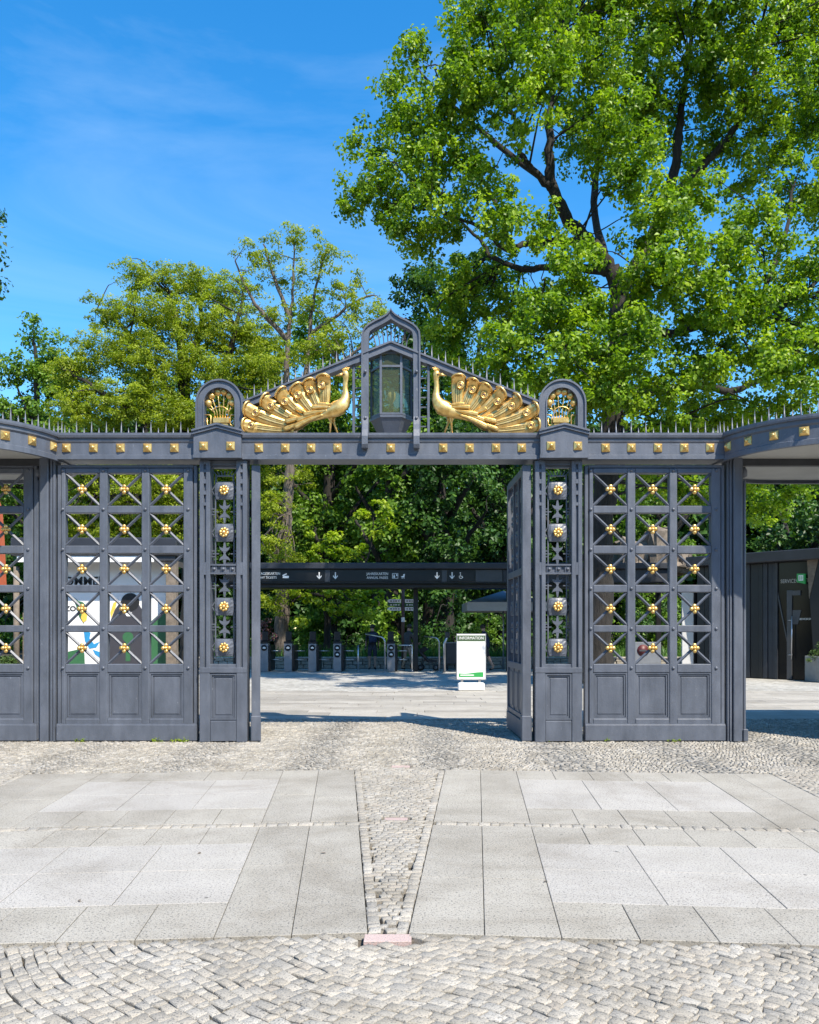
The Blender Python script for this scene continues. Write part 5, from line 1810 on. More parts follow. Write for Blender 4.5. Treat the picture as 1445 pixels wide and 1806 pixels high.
# visitor with backpack, seen from behind (faces +y)
J = stand(.0, .0)
def pick1(c):
    if c.z > 1.535: return 0
    if c.z > .93 and abs(c.x) < .23: return 1
    if c.z > 1.12: return 1
    if c.z > .93: return 0
    if c.z > .52: return 2
    if c.z > .1: return 0
    return 3
p1 = at(657, 1183, 32.2)
w1 = person('person', 'visitor in dark top and plaid shorts wearing a backpack, seen from behind', (p1.x, 32.2, 0), R(8), J, RAD,
            dict(list=['skin', 'cloth_black', 'cloth_plaid', 'cloth_black'], pick=pick1))
bpk = MB().box(-.15, .15, -.27, -.12, 1.08, 1.46, .05)
bpk.box(-.11, .11, -.32, -.26, 1.1, 1.3, .03).build('backpack', M['cloth_navy'], w1)
# man pushing the pushchair, turned to the right
J = stand(.06, .16)
for sd, e in (('L', -1), ('R', 1)):
    J['el' + sd] = (e * .22, .16, 1.16); J['wr' + sd] = (e * .18, .38, 1.04); J['ha' + sd] = (e * .17, .45, 1.04)
def pick2(c):
    if c.z > 1.53: return 0
    if c.y > .36 and c.z > .9: return 0
    if c.z > .93: return 1
    if c.z > .09: return 2
    return 3
p2 = at(719, 1183, 32.0)
w2 = person('person', 'man in dark grey shirt and beige trousers pushing a pushchair', (p2.x, 32.0, 0), R(-50), J, RAD,
            dict(list=['skin', 'cloth_grey', 'cloth_beige', 'cloth_black'], pick=pick2))
# walker mostly hidden by the information board
J = stand(.10, .30)
p3 = at(858, 1180, 31.6)
def pick3(c):
    if c.z > 1.53: return 0
    if c.z > .92: return 1
    if c.z > .55: return 2
    if c.z > .1: return 0
    return 3
w3 = person('person', 'walker in navy top with a long stride behind the information board', (p3.x, 31.6, 0), R(70), J, RAD,
            dict(list=['skin', 'cloth_navy', 'cloth_black', 'cloth_black'], pick=pick3))
# pushchair
pc = empty('pushchair', ((754 - 722.5) * pxm(31.6), 31.6, 0), R(-10), 'small black pushchair with folded hood pushed by the man in beige trousers', 'pushchair')
MB().tube([(-.55, 0, 1.05), (-.38, 0, .8), (.05, 0, .38), (.32, 0, .12)], .016, 6).tube([(-.55, .36, 1.05), (-.38, .36, .8), (.05, .36, .38), (.32, .36, .12)], .016, 6).tube([(-.55, 0, 1.05), (-.55, .36, 1.05)], .02, 6).tube([(-.12, 0, .55), (-.28, 0, .12)], .016, 6).tube([(-.12, .36, .55), (-.28, .36, .12)], .016, 6).build('frame', M['dark_metal'], pc)
MB().prism([(-.30, .62), (-.22, .70), (.02, .42), (.34, .40), (.34, .33), (-.02, .33)], .02, .34).build('seat', M['cloth_black'], pc)
MB().prism([(-.34, .66), (-.28, .86), (-.12, .92), (.02, .82), (-.12, .74), (-.24, .66)], .0, .36).build('hood', M['cloth_black'], pc)
for (x, y) in ((-.28, -.02), (-.28, .38), (.32, .04), (.32, .32)):
    wh = MB().lathe([(.06, -.02), (.11, -.02), (.12, 0), (.11, .02), (.06, .02)], (x, y, .12), 16, 'Y').build('wheel', M['black'], pc)
    MB().lathe([(.055, -.022), (.055, .022)], (x, y, .12), 10, 'Y').build('hub', M['mid_metal'], wh)
# ================================================================== trees and plants
NLEAF = [0]
def leaf_cloud(cent, out_dir, nper, cr, flat, ll, lw, seed, up=.5, droop=0.0, spray=False):
    """leaf quads (folded rhombi) round clump centres. cent (n,3)"""
    r = np.random.default_rng(seed)
    n = len(cent)
    cnt = r.poisson(nper, n)
    ci = np.repeat(np.arange(n), cnt)
    m = len(ci)
    NLEAF[0] += m
    crr = cr * r.uniform(.6, 1.35, n)
    off = r.normal(0, 1, (m, 3)); off /= np.maximum(np.linalg.norm(off, axis=1, keepdims=True), 1e-6)
    off *= (r.random((m, 1)) ** .45)
    off *= crr[ci][:, None]
    off[:, 2] *= flat
    if droop: off[:, 2] -= droop * (off[:, 0] ** 2 + off[:, 1] ** 2) / np.maximum(crr[ci], .05)
    p = cent[ci] + off
    nrm = off / np.maximum(np.linalg.norm(off, axis=1, keepdims=True), 1e-6) * .6 + out_dir[ci] * .35 + r.normal(0, .55, (m, 3))
    nrm[:, 2] += up
    nrm /= np.linalg.norm(nrm, axis=1, keepdims=True)
    t = r.normal(0, 1, (m, 3)); t -= nrm * (t * nrm).sum(1, keepdims=True); t /= np.linalg.norm(t, axis=1, keepdims=True)
    b = np.cross(nrm, t)
    s = r.uniform(.65, 1.3, (m, 1))
    L, W = ll * s, lw * s
    fold = r.uniform(-.05, .35, (m, 1))
    V = np.zeros((m, 4, 3))
    V[:, 0] = p - t * L * .5
    V[:, 1] = p + b * W * .5 + nrm * W * fold + t * L * .08
    V[:, 2] = p + t * L * .5 - nrm * L * .12
    V[:, 3] = p - b * W * .5 + nrm * W * fold + t * L * .08
    q = np.array([[0, 1, 2], [0, 2, 3]])
    Q = (q[None] + (np.arange(m) * 4)[:, None, None]).reshape(-1, 3)
    rc = r.random(n)
    rn = np.clip(rc[ci] * .55 + r.random(m) * .45, 0, 1)
    return V.reshape(-1, 3), Q, np.repeat(rn, 2)

def tubes_np(paths, n=5):
    """paths: list of (points (k,3), radii (k,)) -> verts, quads"""
    VV, QQ = [], []
    base = 0
    ang = np.arange(n) / n * 2 * math.pi
    ca, sa_ = np.cos(ang), np.sin(ang)
    for P, rd in paths:
        P = np.asarray(P, float); k = len(P)
        T = np.gradient(P, axis=0); T /= np.maximum(np.linalg.norm(T, axis=1, keepdims=True), 1e-9)
        ref = np.array([0, 1.0, 0.0]) if abs(T[0, 1]) < .8 else np.array([1.0, 0, 0])
        U = np.cross(T, ref); U /= np.maximum(np.linalg.norm(U, axis=1, keepdims=True), 1e-9)
        W = np.cross(T, U)
        ring = P[:, None] + (U[:, None] * ca[None, :, None] + W[:, None] * sa_[None, :, None]) * np.asarray(rd)[:, None, None]
        VV.append(ring.reshape(-1, 3))
        i = np.arange(k - 1)[:, None] * n; j = np.arange(n)[None]
        a = i + j; b_ = i + (j + 1) % n
        QQ.append(np.stack([a, b_, b_ + n, a + n], -1).reshape(-1, 4) + base)
        base += k * n
    return np.concatenate(VV), np.concatenate(QQ)

def smooth_path(pts, sub=5, wob=0.0, r=None):
    pts = np.asarray(pts, float)
    out = []
    for i in range(len(pts) - 1):
        p0 = pts[max(i - 1, 0)]; p1 = pts[i]; p2 = pts[i + 1]; p3 = pts[min(i + 2, len(pts) - 1)]
        for k in range(sub):
            t = k / sub
            out.append(.5 * ((2 * p1) + (-p0 + p2) * t + (2 * p0 - 5 * p1 + 4 * p2 - p3) * t * t + (-p0 + 3 * p1 - 3 * p2 + p3) * t ** 3))
    out.append(pts[-1])
    out = np.array(out)
    if wob and r is not None:
        w = r.normal(0, wob, out.shape); w[0] = 0
        out += w
    return out

def make_tree(name, label, Y, limbs, blobs, leafm, barkm, ll, lw, cr, dens, nper, flat=.75, seed=0, up=.5, group=None,
              twig=.35, droop=0.0, shell=.5, twig_r=.022, cat='tree', branch_bias=.35):
    """limbs: list of [(px,py,dY,radius_m)...]; blobs: (px,py,rx,ry,dY,rY[,dens mult])"""
    r = np.random.default_rng(seed)
    base = at(limbs[0][0][0], limbs[0][0][1], Y + limbs[0][0][2])
    org = np.array([base.x, base.y, 0.0])
    root = empty(name, tuple(org), 0, label, cat, group)
    paths, nodes, nrad = [], [], []
    for lb in limbs:
        P = [tuple(at(a, b, Y + d)) for a, b, d, _ in lb]
        rd = np.array([q[3] for q in lb])
        S_ = smooth_path(P, 6, .04 * min(1, float(rd.min()) * 8 + .2), r)
        R_ = np.interp(np.linspace(0, 1, len(S_)), np.linspace(0, 1, len(rd)), rd)
        paths.append((S_ - org, R_ * r.uniform(.93, 1.07, len(R_))))
        nodes.append(S_[len(S_) // 3 if lb is limbs[0] else 0:]); nrad.append(R_[len(S_) // 3 if lb is limbs[0] else 0:])
    nd = np.concatenate(nodes); nr = np.concatenate(nrad)
    V, Q = tubes_np(paths, 10)
    tv, tq = [V], [Q]
    nb = len(V)
    cents, outs = [], []
    for bl in blobs:
        px, py, rx, ry, dY, rY = bl[:6]; dm = bl[6] if len(bl) > 6 else 1.0
        c = np.array(at(px, py, Y + dY)); k = (Y + dY) / F
        ax_ = np.array([rx * k, rY, ry * k])
        n = max(3, int(dens * dm * (ax_[0] * ax_[2] * 2.2 + (ax_[0] + ax_[2]) * ax_[1] * .9)))
        u = r.normal(0, 1, (n, 3)); u /= np.linalg.norm(u, axis=1, keepdims=True)
        rr = r.random((n, 1)) ** shell
        rr *= 1 + .13 * r.normal(0, 1, (n, 1))
        p = c + u * rr * ax_
        cents.append(p); outs.append(u)
    cents = np.concatenate(cents); outs = np.concatenate(outs)
    ok = cents[:, 2] > .3
    cents, outs = cents[ok], outs[ok]
    # twigs from the nearest limb to clumps
    sel = np.where(r.random(len(cents)) < twig)[0]
    tp = []
    for i in sel:
        d = nd - cents[i]
        dist = np.linalg.norm(d, axis=1) + branch_bias * np.maximum(0, nd[:, 2] - cents[i, 2]) * 2
        j = int(np.argmin(dist))
        a, b = nd[j], cents[i]
        ln = np.linalg.norm(b - a)
        if ln > 4.5: continue
        mid = (a + b) / 2 + r.normal(0, .10 * ln, 3) + np.array([0, 0, .08 * ln])
        m2 = a * .25 + b * .75 + r.normal(0, .06 * ln, 3) + np.array([0, 0, .08 * ln])
        P = smooth_path([a, mid, m2, b], 3)
        r0 = min(nr[j] * .7, twig_r * (.6 + ln * .35))
        tp.append((P - org, np.linspace(r0, .006, len(P))))
    if tp:
        V2, Q2 = tubes_np(tp, 4)
        tv.append(V2); tq.append(Q2 + nb)
    me = np_mesh('trunk', np.concatenate(tv), np.concatenate(tq), barkm, smooth=True)
    inst('trunk', me, root)
    V, Q, rn = leaf_cloud(cents, outs, nper, cr, flat, ll, lw, seed + 7, up, droop)
    me = np_mesh('crown', V - org, Q, leafm, rn)
    o = inst('crown', me, root)
    return root

# ---- the great oak on the right
OY = 22.3
oak_limbs = [
    [(1052, 1206, 0, 0.446), (1058, 1100, 0, 0.360), (1062, 950, 0, 0.331), (1075, 800, .1, 0.317), (1088, 640, .2, 0.302), (1095, 520, .2, 0.259), (1075, 470, .2, 0.216)],
    [(1080, 480, .2, 0.216), (1040, 425, 0, 0.187), (1005, 390, -.3, 0.158), (975, 330, -.5, 0.144), (968, 250, -.6, 0.108), (975, 160, -.4, 0.072), (985, 60, 0, 0.043)],
    [(975, 335, -.5, 0.101), (945, 305, -.7, 0.086), (918, 270, -.8, 0.072), (922, 245, -.9, 0.058), (900, 190, -.9, 0.036)],
    [(1090, 520, .2, 0.216), (1135, 445, .5, 0.194), (1180, 350, .8, 0.158), (1195, 260, .9, 0.130), (1205, 170, 1, 0.086), (1220, 60, 1, 0.050)],
    [(1182, 350, .8, 0.144), (1240, 290, .5, 0.115), (1290, 235, .2, 0.086), (1325, 150, 0, 0.058), (1340, 60, 0, 0.036)],
    [(1090, 600, .2, 0.173), (1160, 590, -.6, 0.130), (1240, 575, -1.2, 0.101), (1330, 560, -1.5, 0.072), (1420, 520, -1.6, 0.043)],
    [(1085, 690, .2, 0.187), (1150, 690, 1.0, 0.144), (1230, 680, 1.6, 0.122), (1290, 690, 1.8, 0.101), (1340, 670, 2, 0.072), (1420, 640, 2, 0.043)],
    [(1070, 480, .2, 0.144), (1000, 470, .6, 0.108), (930, 475, 1, 0.086), (870, 455, 1.3, 0.065), (845, 420, 1.5, 0.050), (800, 380, 1.6, 0.029)],
    [(1040, 430, 0, 0.130), (1000, 425, -.8, 0.094), (930, 430, -1.4, 0.079), (890, 440, -1.8, 0.058), (845, 400, -2, 0.043), (760, 370, -2, 0.022)],
    [(900, 440, 1, 0.072), (860, 330, 1.2, 0.058), (800, 290, 1.4, 0.043), (720, 280, 1.5, 0.029), (640, 300, 1.5, 0.014)],
    [(975, 330, -.5, 0.086), (860, 240, .5, 0.065), (780, 170, .8, 0.043), (720, 100, 1, 0.022)],
    [(1095, 540, .2, 0.144), (1050, 380, 2.5, 0.115), (1060, 250, 3.0, 0.086), (1080, 120, 3.2, 0.058), (1080, 20, 3.2, 0.036)],
    [(1085, 640, .1, 0.158), (1010, 610, -1.5, 0.108), (950, 600, -2.5, 0.072), (890, 620, -3.2, 0.043)],
    [(1085, 560, .2, 0.144), (1120, 520, -2, 0.108), (1150, 480, -3, 0.072), (1200, 440, -3.8, 0.043)],
    [(1330, 560, -1.5, 0.072), (1380, 430, -1, 0.058), (1400, 330, -.5, 0.036)],
    [(1420, 520, -1.6, 0.058), (1500, 420, -1, 0.043), (1540, 300, -1, 0.036)],
]
oak_blobs = [
    # top
    (850, 40, 75, 70, .5, 1.8), (950, 20, 85, 80, -.5, 2), (1060, 0, 90, 90, 1, 2.4), (1170, 40, 80, 90, 0, 2.2), (1280, 30, 90, 90, -.5, 2.2), (1390, 40, 80, 90, .5, 2.2), (1500, 80, 100, 110, 0, 2.4),
    (1000, -80, 200, 90, 0, 3), (1250, -90, 220, 100, 0, 3),
    # left arm
    (722, 110, 34, 50, 1, .9, .8), (700, 190, 50, 40, 1.2, 1.1, .9), (740, 220, 60, 55, .8, 1.3, .9), (640, 262, 40, 30, 1.4, .8, .9), (660, 320, 55, 42, 1.2, 1.1), (615, 372, 38, 24, 1.5, .7, .9), (700, 350, 60, 40, .8, 1.3),
    (760, 300, 70, 55, .6, 1.4), (790, 190, 60, 60, .5, 1.4), (850, 150, 80, 60, 0, 1.8), (800, 100, 40, 50, .6, 1.2), (770, 390, 70, 40, .2, 1.4), (720, 415, 50, 28, .5, 1, .8), (850, 350, 60, 40, 0, 1.4, .8), (830, 290, 45, 35, .4, 1.2, .8),
    # centre
    (950, 140, 80, 60, -.8, 1.8), (1050, 130, 80, 70, -.6, 2), (930, 210, 50, 40, -.9, 1.2, .7), (1010, 240, 50, 55, .8, 1.4, .8), (1080, 240, 70, 70, -1.5, 1.6), (1130, 160, 70, 70, .5, 1.8), (1120, 310, 60, 70, -2.2, 1.4),
    (900, 390, 70, 40, -.6, 1.4, .8), (960, 400, 50, 40, .8, 1.2, .7), (1250, 150, 80, 80, .5, 2), (1340, 170, 80, 90, -.3, 2), (1430, 180, 70, 100, .3, 2), (1250, 270, 60, 50, 1.0, 1.4, .7), (1350, 300, 70, 60, .4, 1.8, .8), (1440, 330, 60, 70, .2, 1.8, .8), (1540, 300, 80, 130, 0, 2),
    (1170, 400, 70, 60, -2.6, 1.2), (1230, 350, 60, 50, -1.6, 1.3), (1140, 230, 50, 60, 2, 1.4),
    # lower front, brightly lit
    (1010, 480, 70, 55, -3.0, 1.3, 1.1), (960, 560, 80, 50, -3.2, 1.4), (890, 620, 60, 45, -3.4, 1.3, 1.1), (920, 690, 90, 45, -3, 1.4), (1010, 640, 80, 60, -3.4, 1.4, 1.1), (1110, 600, 70, 50, -3.2, 1.4), (1060, 710, 90, 45, -2.8, 1.5), (1160, 690, 80, 55, -2.2, 1.5),
    (1190, 480, 80, 60, -3.4, 1.3, 1.1), (1280, 460, 70, 60, -2.8, 1.4), (1340, 400, 60, 60, -2.2, 1.5), (1250, 560, 70, 50, -2.6, 1.5), (1340, 530, 70, 55, -2.4, 1.5, 1.1), (1420, 480, 60, 70, -2, 1.6), (1360, 640, 70, 55, -2.6, 1.5, 1.1), (1280, 620, 60, 40, -1.6, 1.4, .7), (1440, 600, 60, 70, -2, 1.6), (1400, 710, 80, 40, -2, 1.6), (1290, 745, 80, 25, -1.2, 1.4), (1180, 760, 80, 25, -1.6, 1.4), (1520, 600, 80, 120, -1.6, 1.8),
    (1085, 660, 70, 55, -3.2, 1.3), (1140, 500, 50, 36, -3.2, 1.0), (1040, 545, 50, 40, -3.3, 1.0), (1230, 660, 60, 40, -2.4, 1.3),
    # behind, dark
    (800, 520, 70, 60, 2.5, 1.6), (860, 480, 60, 50, 2.5, 1.6), (790, 610, 60, 60, 2.8, 1.6), (850, 700, 70, 50, 2.5, 1.6), (900, 540, 60, 60, 2.2, 1.6), (1000, 560, 70, 60, 2.4, 1.6, .8), (1150, 560, 90, 60, 3, 1.6, .7), (1250, 720, 80, 40, 3, 1.6), (1380, 560, 80, 80, 3, 1.6, .7), (1130, 830, 100, 60, 1.5, 1.5, .7), (1230, 870, 60, 50, 1.8, 1.2, .7),
    (1345, 900, 40, 45, 2, 1.2, .8), (1330, 850, 40, 30, 0, 1, .8), (1420, 860, 40, 18, 0, 1, .6),
]
oak_blobs = [(b[0], b[1], b[2], b[3], b[4] - (2.2 if b[0] < 965 and b[1] < 460 else 0)) + tuple(b[5:]) for b in oak_blobs]
make_tree('oak_tree', 'huge bright green oak towering over the right half of the gate', OY, oak_limbs, oak_blobs, M['leaf_oak'], M['bark_dark'],
          .115, .08, .27, 11.5, 50, .8, 5, .55, twig=.06, twig_r=.02)

# ---- locusts on the left
LYv = 40.0
# broad one
make_tree('locust_tree', 'broad yellow-green locust tree behind the left grid leaf', LYv,
          [[(335, 1168, 0, .5), (335, 1000, 0, .42), (328, 800, 0, .38), (325, 700, 0, .3), (318, 600, 0, .2), (300, 520, 0, .08)],
           [(328, 780, 0, .26), (380, 680, -.5, .2), (410, 600, -.6, .13), (430, 520, -.6, .06)],
           [(326, 740, 0, .22), (270, 650, -.5, .17), (220, 580, -.6, .1), (170, 545, -.6, .05)],
           [(328, 800, 0, .22), (240, 730, -1.5, .16), (160, 680, -1.8, .1), (110, 650, -2, .05)],
           [(326, 760, 0, .2), (430, 700, 1, .14), (490, 650, 1.5, .07)],
           [(330, 850, 0, .2), (220, 860, -1.5, .12), (150, 850, -2, .06)], [(325, 680, 0, .2), (355, 580, 1, .14), (350, 500, 1.2, .06)]],
          [(255, 490, 60, 32, 0, 1.8, .8), (330, 500, 60, 40, .3, 1.8, .9), (400, 520, 50, 40, .2, 1.6, .8), (190, 548, 50, 22, -.5, 1.4, .8), (270, 560, 90, 45, -.6, 2.2), (370, 580, 80, 50, -.4, 2.2), (450, 600, 50, 45, 0, 1.8),
           (200, 620, 80, 40, -.8, 2), (130, 650, 50, 36, -1.2, 1.6), (290, 640, 90, 50, -1.4, 2.2), (390, 660, 80, 50, -1.2, 2.2), (470, 650, 40, 40, -.4, 1.6), (230, 710, 100, 45, -1.8, 2.2), (340, 730, 90, 45, -2, 2), (140, 720, 60, 40, -1.6, 1.8), (440, 720, 60, 40, -1.4, 1.8),
           (160, 830, 80, 50, -1.5, 1.8), (260, 850, 90, 50, -2, 2), (220, 930, 110, 40, -1, 1.8), (330, 900, 70, 50, -1, 1.8), (400, 830, 60, 60, 0, 1.8), (120, 900, 60, 50, -1, 1.8), (470, 850, 20, 40, 0, 1.2)],
          M['leaf_locust'], M['bark_dark'], .14, .058, .40, 11, 62, .45, 11, .7, twig=.12, twig_r=.035, droop=.35, group='locust trees')
LY2 = 34.6
make_tree('locust_tree', 'airy tall locust tree with open crown and pale trunk left of the lantern', LY2,
          [[(497, 1178, 0, .34), (498, 1060, 0, .29), (503, 960, 0, .24), (507, 880, 0, .22), (512, 800, 0, .19), (505, 690, 0, .14), (508, 600, 0, .10), (515, 530, 0, .06), (520, 430, 0, .025)],
           [(512, 800, 0, .15), (535, 690, .5, .12), (545, 600, .6, .09), (555, 520, .6, .06), (575, 440, .6, .025)],
           [(508, 600, 0, .12), (470, 560, -.4, .09), (440, 520, -.6, .06), (415, 460, -.6, .03)],
           [(546, 590, .6, .1), (590, 560, .2, .07), (630, 530, 0, .05), (660, 520, 0, .03)], [(512, 560, 0, .1), (480, 480, .4, .06), (465, 430, .6, .03)],
           [(536, 680, .5, .12), (600, 640, -.5, .08), (660, 590, -.6, .04)]],
          [(520, 425, 60, 22, 0, 1.3, .7), (450, 450, 46, 26, 0, 1.3, .6), (575, 455, 46, 24, .4, 1.2, .6), (500, 490, 70, 24, .4, 1.4, .55), (430, 510, 36, 26, -.4, 1.1, .6), (600, 500, 50, 24, 0, 1.3, .6), (640, 540, 46, 26, -.2, 1.3, .7), (560, 540, 60, 24, .4, 1.4, .55), (490, 560, 50, 24, 0, 1.3, .55),
           (610, 590, 60, 28, -.5, 1.4, .7), (670, 560, 24, 24, -.4, 1, .7), (550, 620, 60, 26, -.6, 1.4, .6), (640, 650, 50, 26, -.8, 1.3, .6), (480, 640, 40, 30, 0, 1.3, .6), (570, 690, 60, 26, .5, 1.4, .6), (490, 720, 60, 30, .4, 1.4, .7), (480, 900, 36, 36, -.6, 1, .9), (478, 960, 40, 30, -.7, 1, .9), (510, 985, 40, 16, -.8, .9, .9), (482, 1060, 40, 24, -.8, .9, .9), (520, 835, 60, 26, .5, 1.2, .7)],
          M['leaf_locust'], M['bark_grey'], .13, .055, .36, 9.0, 52, .45, 12, .7, twig=.25, twig_r=.025, droop=.35, group='locust trees')

# ---- dark green trees further back
make_tree('lime_tree', 'dense dark green tree behind the lantern and right peacock', 44,
          [[(760, 1165, 0, .5), (762, 900, 0, .42), (765, 700, 0, .3), (765, 560, 0, .15)], [(763, 800, 0, .22), (720, 700, -1, .14), (715, 560, -1, .06)], [(763, 780, 0, .22), (830, 680, -1, .14), (850, 580, -1, .06)]],
          [(740, 500, 46, 42, 0, 2), (800, 520, 60, 60, 0, 2.2), (730, 580, 46, 50, -1, 2), (790, 620, 70, 60, -.5, 2.4), (740, 680, 60, 60, -1, 2.2), (840, 700, 70, 60, -.5, 2.4), (700, 640, 30, 40, .5, 1.6), (780, 770, 90, 50, -1, 2.4), (700, 760, 60, 50, -.6, 2.2), (880, 780, 80, 50, -.5, 2.2)],
          M['leaf_dark'], M['bark_dark'], .24, .17, .7, 1.5, 80, .8, 21, group='dark trees behind the ticket canopy', twig=.15)
make_tree('sapling_tree', 'small dark green tree beyond the round canopy at far left', 46,
          [[(60, 1160, 0, .3), (62, 900, 0, .25), (65, 720, 0, .18), (60, 600, 0, .06)], [(65, 740, 0, .1), (110, 660, 0, .05)], [(65, 760, 0, .1), (30, 680, 0, .05)]],
          [(55, 590, 26, 36, 0, 1.2, .9), (125, 660, 50, 40, 0, 1.6), (-5, 650, 40, 36, 0, 1.4, .9), (70, 650, 50, 40, .5, 1.6), (90, 620, 34, 34, 0, 1.4, .9), (50, 660, 40, 34, 0, 1.5), (100, 690, 50, 40, 0, 1.8), (30, 720, 50, 34, 0, 1.6), (90, 750, 70, 36, 0, 1.8), (-40, 740, 60, 60, 0, 2), (20, 850, 70, 60, 0, 2), (-60, 860, 60, 90, 0, 2)],
          M['leaf_mid'], M['bark_dark'], .2, .14, .6, 1.8, 80, .75, 22, twig=.3)
make_tree('edge_tree', 'tree whose leafy branch tips reach in at the left picture edge', 21,
          [[(-210, 1220, 0, .4), (-200, 900, 0, .34), (-190, 600, 0, .25), (-180, 350, 0, .12), (-170, 150, 0, .05)], [(-195, 700, 0, .16), (-90, 560, 0, .1), (-20, 470, 0, .04)], [(-190, 560, 0, .14), (-80, 440, 0, .08), (0, 415, 0, .02)]],
          [(-6, 440, 14, 22, 0, .4, 1.2), (-12, 385, 16, 30, 0, .5, 1), (-14, 510, 16, 30, 0, .5, 1), (-70, 430, 50, 90, 0, 1.4), (-160, 400, 80, 120, 0, 2), (-230, 300, 100, 160, 0, 2), (-120, 560, 60, 60, 0, 1.5), (-260, 560, 90, 100, 0, 2), (-180, 180, 80, 100, 0, 1.6)],
          M['leaf_dark'], M['bark_dark'], .13, .085, .34, 2.2, 40, .8, 23, twig=.5)

def back_tree(px, Y, top, hw, seed, lab, leaf='leaf_dark', grp='dark trees behind the ticket canopy', low=1165, dens=1.25, ll=.25, lw=.17, nper=64, rY=2.2):
    r_ = random.Random(seed)
    bl = []
    n = 11
    for i in range(n):
        t = i / (n - 1)
        yy = top + (low - top) * t
        w = hw * (.55 + .45 * math.sin(math.pi * min(1, t * 1.1 + .12)))
        for _ in range(2):
            bl.append((px + r_.uniform(-.6, .6) * w, yy + r_.uniform(-20, 20), w * r_.uniform(.45, .65), (low - top) / n * r_.uniform(.8, 1.15), r_.uniform(-1.5, 1.5), rY * r_.uniform(.8, 1.1)))
    base = HOR + CAMZ * F / Y
    limbs = [[(px, base, 0, .42), (px + r_.uniform(-8, 8), (base + top) / 2, 0, .34), (px + r_.uniform(-15, 15), top + 40, 0, .12)]]
    for e in (-1, 1, -1, 1):
        y0 = r_.uniform(.35, .7) * (base - top) + top
        limbs.append([(px, y0, 0, .2), (px + e * hw * .35, y0 - 60, r_.uniform(-2, 0), .13), (px + e * hw * .7, y0 - 110, r_.uniform(-2, 1), .05)])
    return make_tree('broadleaf_tree', lab, Y, limbs, bl, M[leaf], M['bark_dark'], ll, lw, .62, dens, nper, .8, seed, group=grp, twig=.25, twig_r=.04)
back_tree(585, 47, 610, 130, 31, 'mid green tree standing behind the left peacock and the day ticket sign', 'leaf_mid', dens=1.3)
back_tree(690, 41, 720, 90, 32, 'mid green tree directly behind the finger post', 'leaf_mid', low=1130, dens=1.2)
back_tree(790, 40, 760, 100, 33, 'dark green tree left of the parasol, trunk in shade')
back_tree(880, 45, 700, 110, 34, 'dark green tree behind the parasol and right swing leaf')
back_tree(1010, 50, 820, 110, 35, 'dark tree behind the right pilaster')
back_tree(1160, 56, 850, 130, 36, 'mid green tree far behind the rock outcrop', 'leaf_mid', dens=1.0)
back_tree(440, 52, 640, 120, 37, 'dark tree behind the left arch and left pilaster')
back_tree(250, 54, 690, 140, 38, 'dark tree in the gloom behind the welcome kiosk')
back_tree(80, 54, 800, 140, 39, 'dark tree behind the far left grid leaf', 'leaf_mid', dens=1.0)
back_tree(1420, 44, 890, 70, 41, 'dark green tree rising behind the service building', 'leaf_dark', low=1100)
back_tree(1540, 40, 850, 110, 42, 'broad tree beyond the right picture edge', 'leaf_mid', low=1120)

# far wood closing the view below the crowns
r = np.random.default_rng(99)
n = 6000
wc_ = np.stack([r.uniform(-46, 46, n), r.uniform(60, 66, n), 17 * r.random(n) ** 1.1], 1)
V, Q, rn = leaf_cloud(wc_, np.tile([0, -1.0, .3], (n, 1)), 36, 1.2, .8, .66, .48, 98, .4)
# unseen leaf bank added behind the viewer to cut the sky fill
wb_ = np.stack([r.uniform(-60, 60, 3000), r.uniform(-26, -20, 3000), 13 * r.random(3000) ** .9], 1)
V2, Q2, rn2 = leaf_cloud(wb_, np.tile([0, 1.0, .3], (3000, 1)), 30, 1.2, .8, .5, .36, 97, .4)
Q = np.concatenate([Q, Q2 + len(V)]); V = np.concatenate([V, V2]); rn = np.concatenate([rn, rn2])
o = inst('far_wood', np_mesh('far_wood', V, Q, M['leaf_dark'], rn), None)
tag(o, 'dark mass of woodland closing the view far behind the ticket canopy, with an unseen bank added behind the viewer', 'woodland', kind='stuff')

# bright maple sprays lit by the sun
make_tree('maple_tree', 'low bright yellow-green maple leaning over the turnstiles', 35.2,
          [[(575, 1176, 0, .16), (578, 1100, 0, .14), (570, 1030, 0, .12), (560, 960, -.2, .08), (555, 930, -.3, .04)], [(575, 1060, 0, .09), (620, 1020, -.4, .07), (650, 980, -.4, .04), (660, 900, -.5, .02)], [(572, 1050, 0, .08), (530, 1050, -.5, .05), (500, 1080, -.6, .03)]],
          [(560, 1050, 50, 18, -.6, .8), (590, 1075, 40, 14, -.8, .7), (530, 1042, 30, 14, -.6, .7), (525, 1095, 22, 16, -.9, .5), (625, 1062, 26, 30, -.6, .7), (650, 1085, 22, 28, -.7, .6), (660, 1055, 16, 16, -.5, .5), (590, 955, 36, 26, -.5, .7), (560, 985, 40, 20, -.5, .7), (625, 970, 26, 22, -.6, .7), (640, 905, 18, 26, -.5, .5), (672, 905, 22, 34, -.5, .6), (690, 930, 12, 12, -.4, .4), (540, 935, 16, 16, -.5, .5), (665, 940, 16, 10, -.6, .4)],
          M['leaf_bright'], M['bark_dark'], .17, .14, .3, 5.0, 30, .55, 51, .8, twig=.4)
# pinkish-red shrub at the left edge of the doorway
make_tree('purple_shrub', 'pinkish purple shrub behind the leftmost turnstile', 34.6,
          [[(468, 1176, 0, .05), (468, 1130, 0, .04), (466, 1095, 0, .02)]], [(464, 1105, 18, 20, 0, .5), (472, 1125, 16, 16, 0, .5), (460, 1130, 14, 14, 0, .4)], M['leaf_red'], M['bark_dark'], .1, .07, .2, 9, 34, .9, 52, cat='shrub')
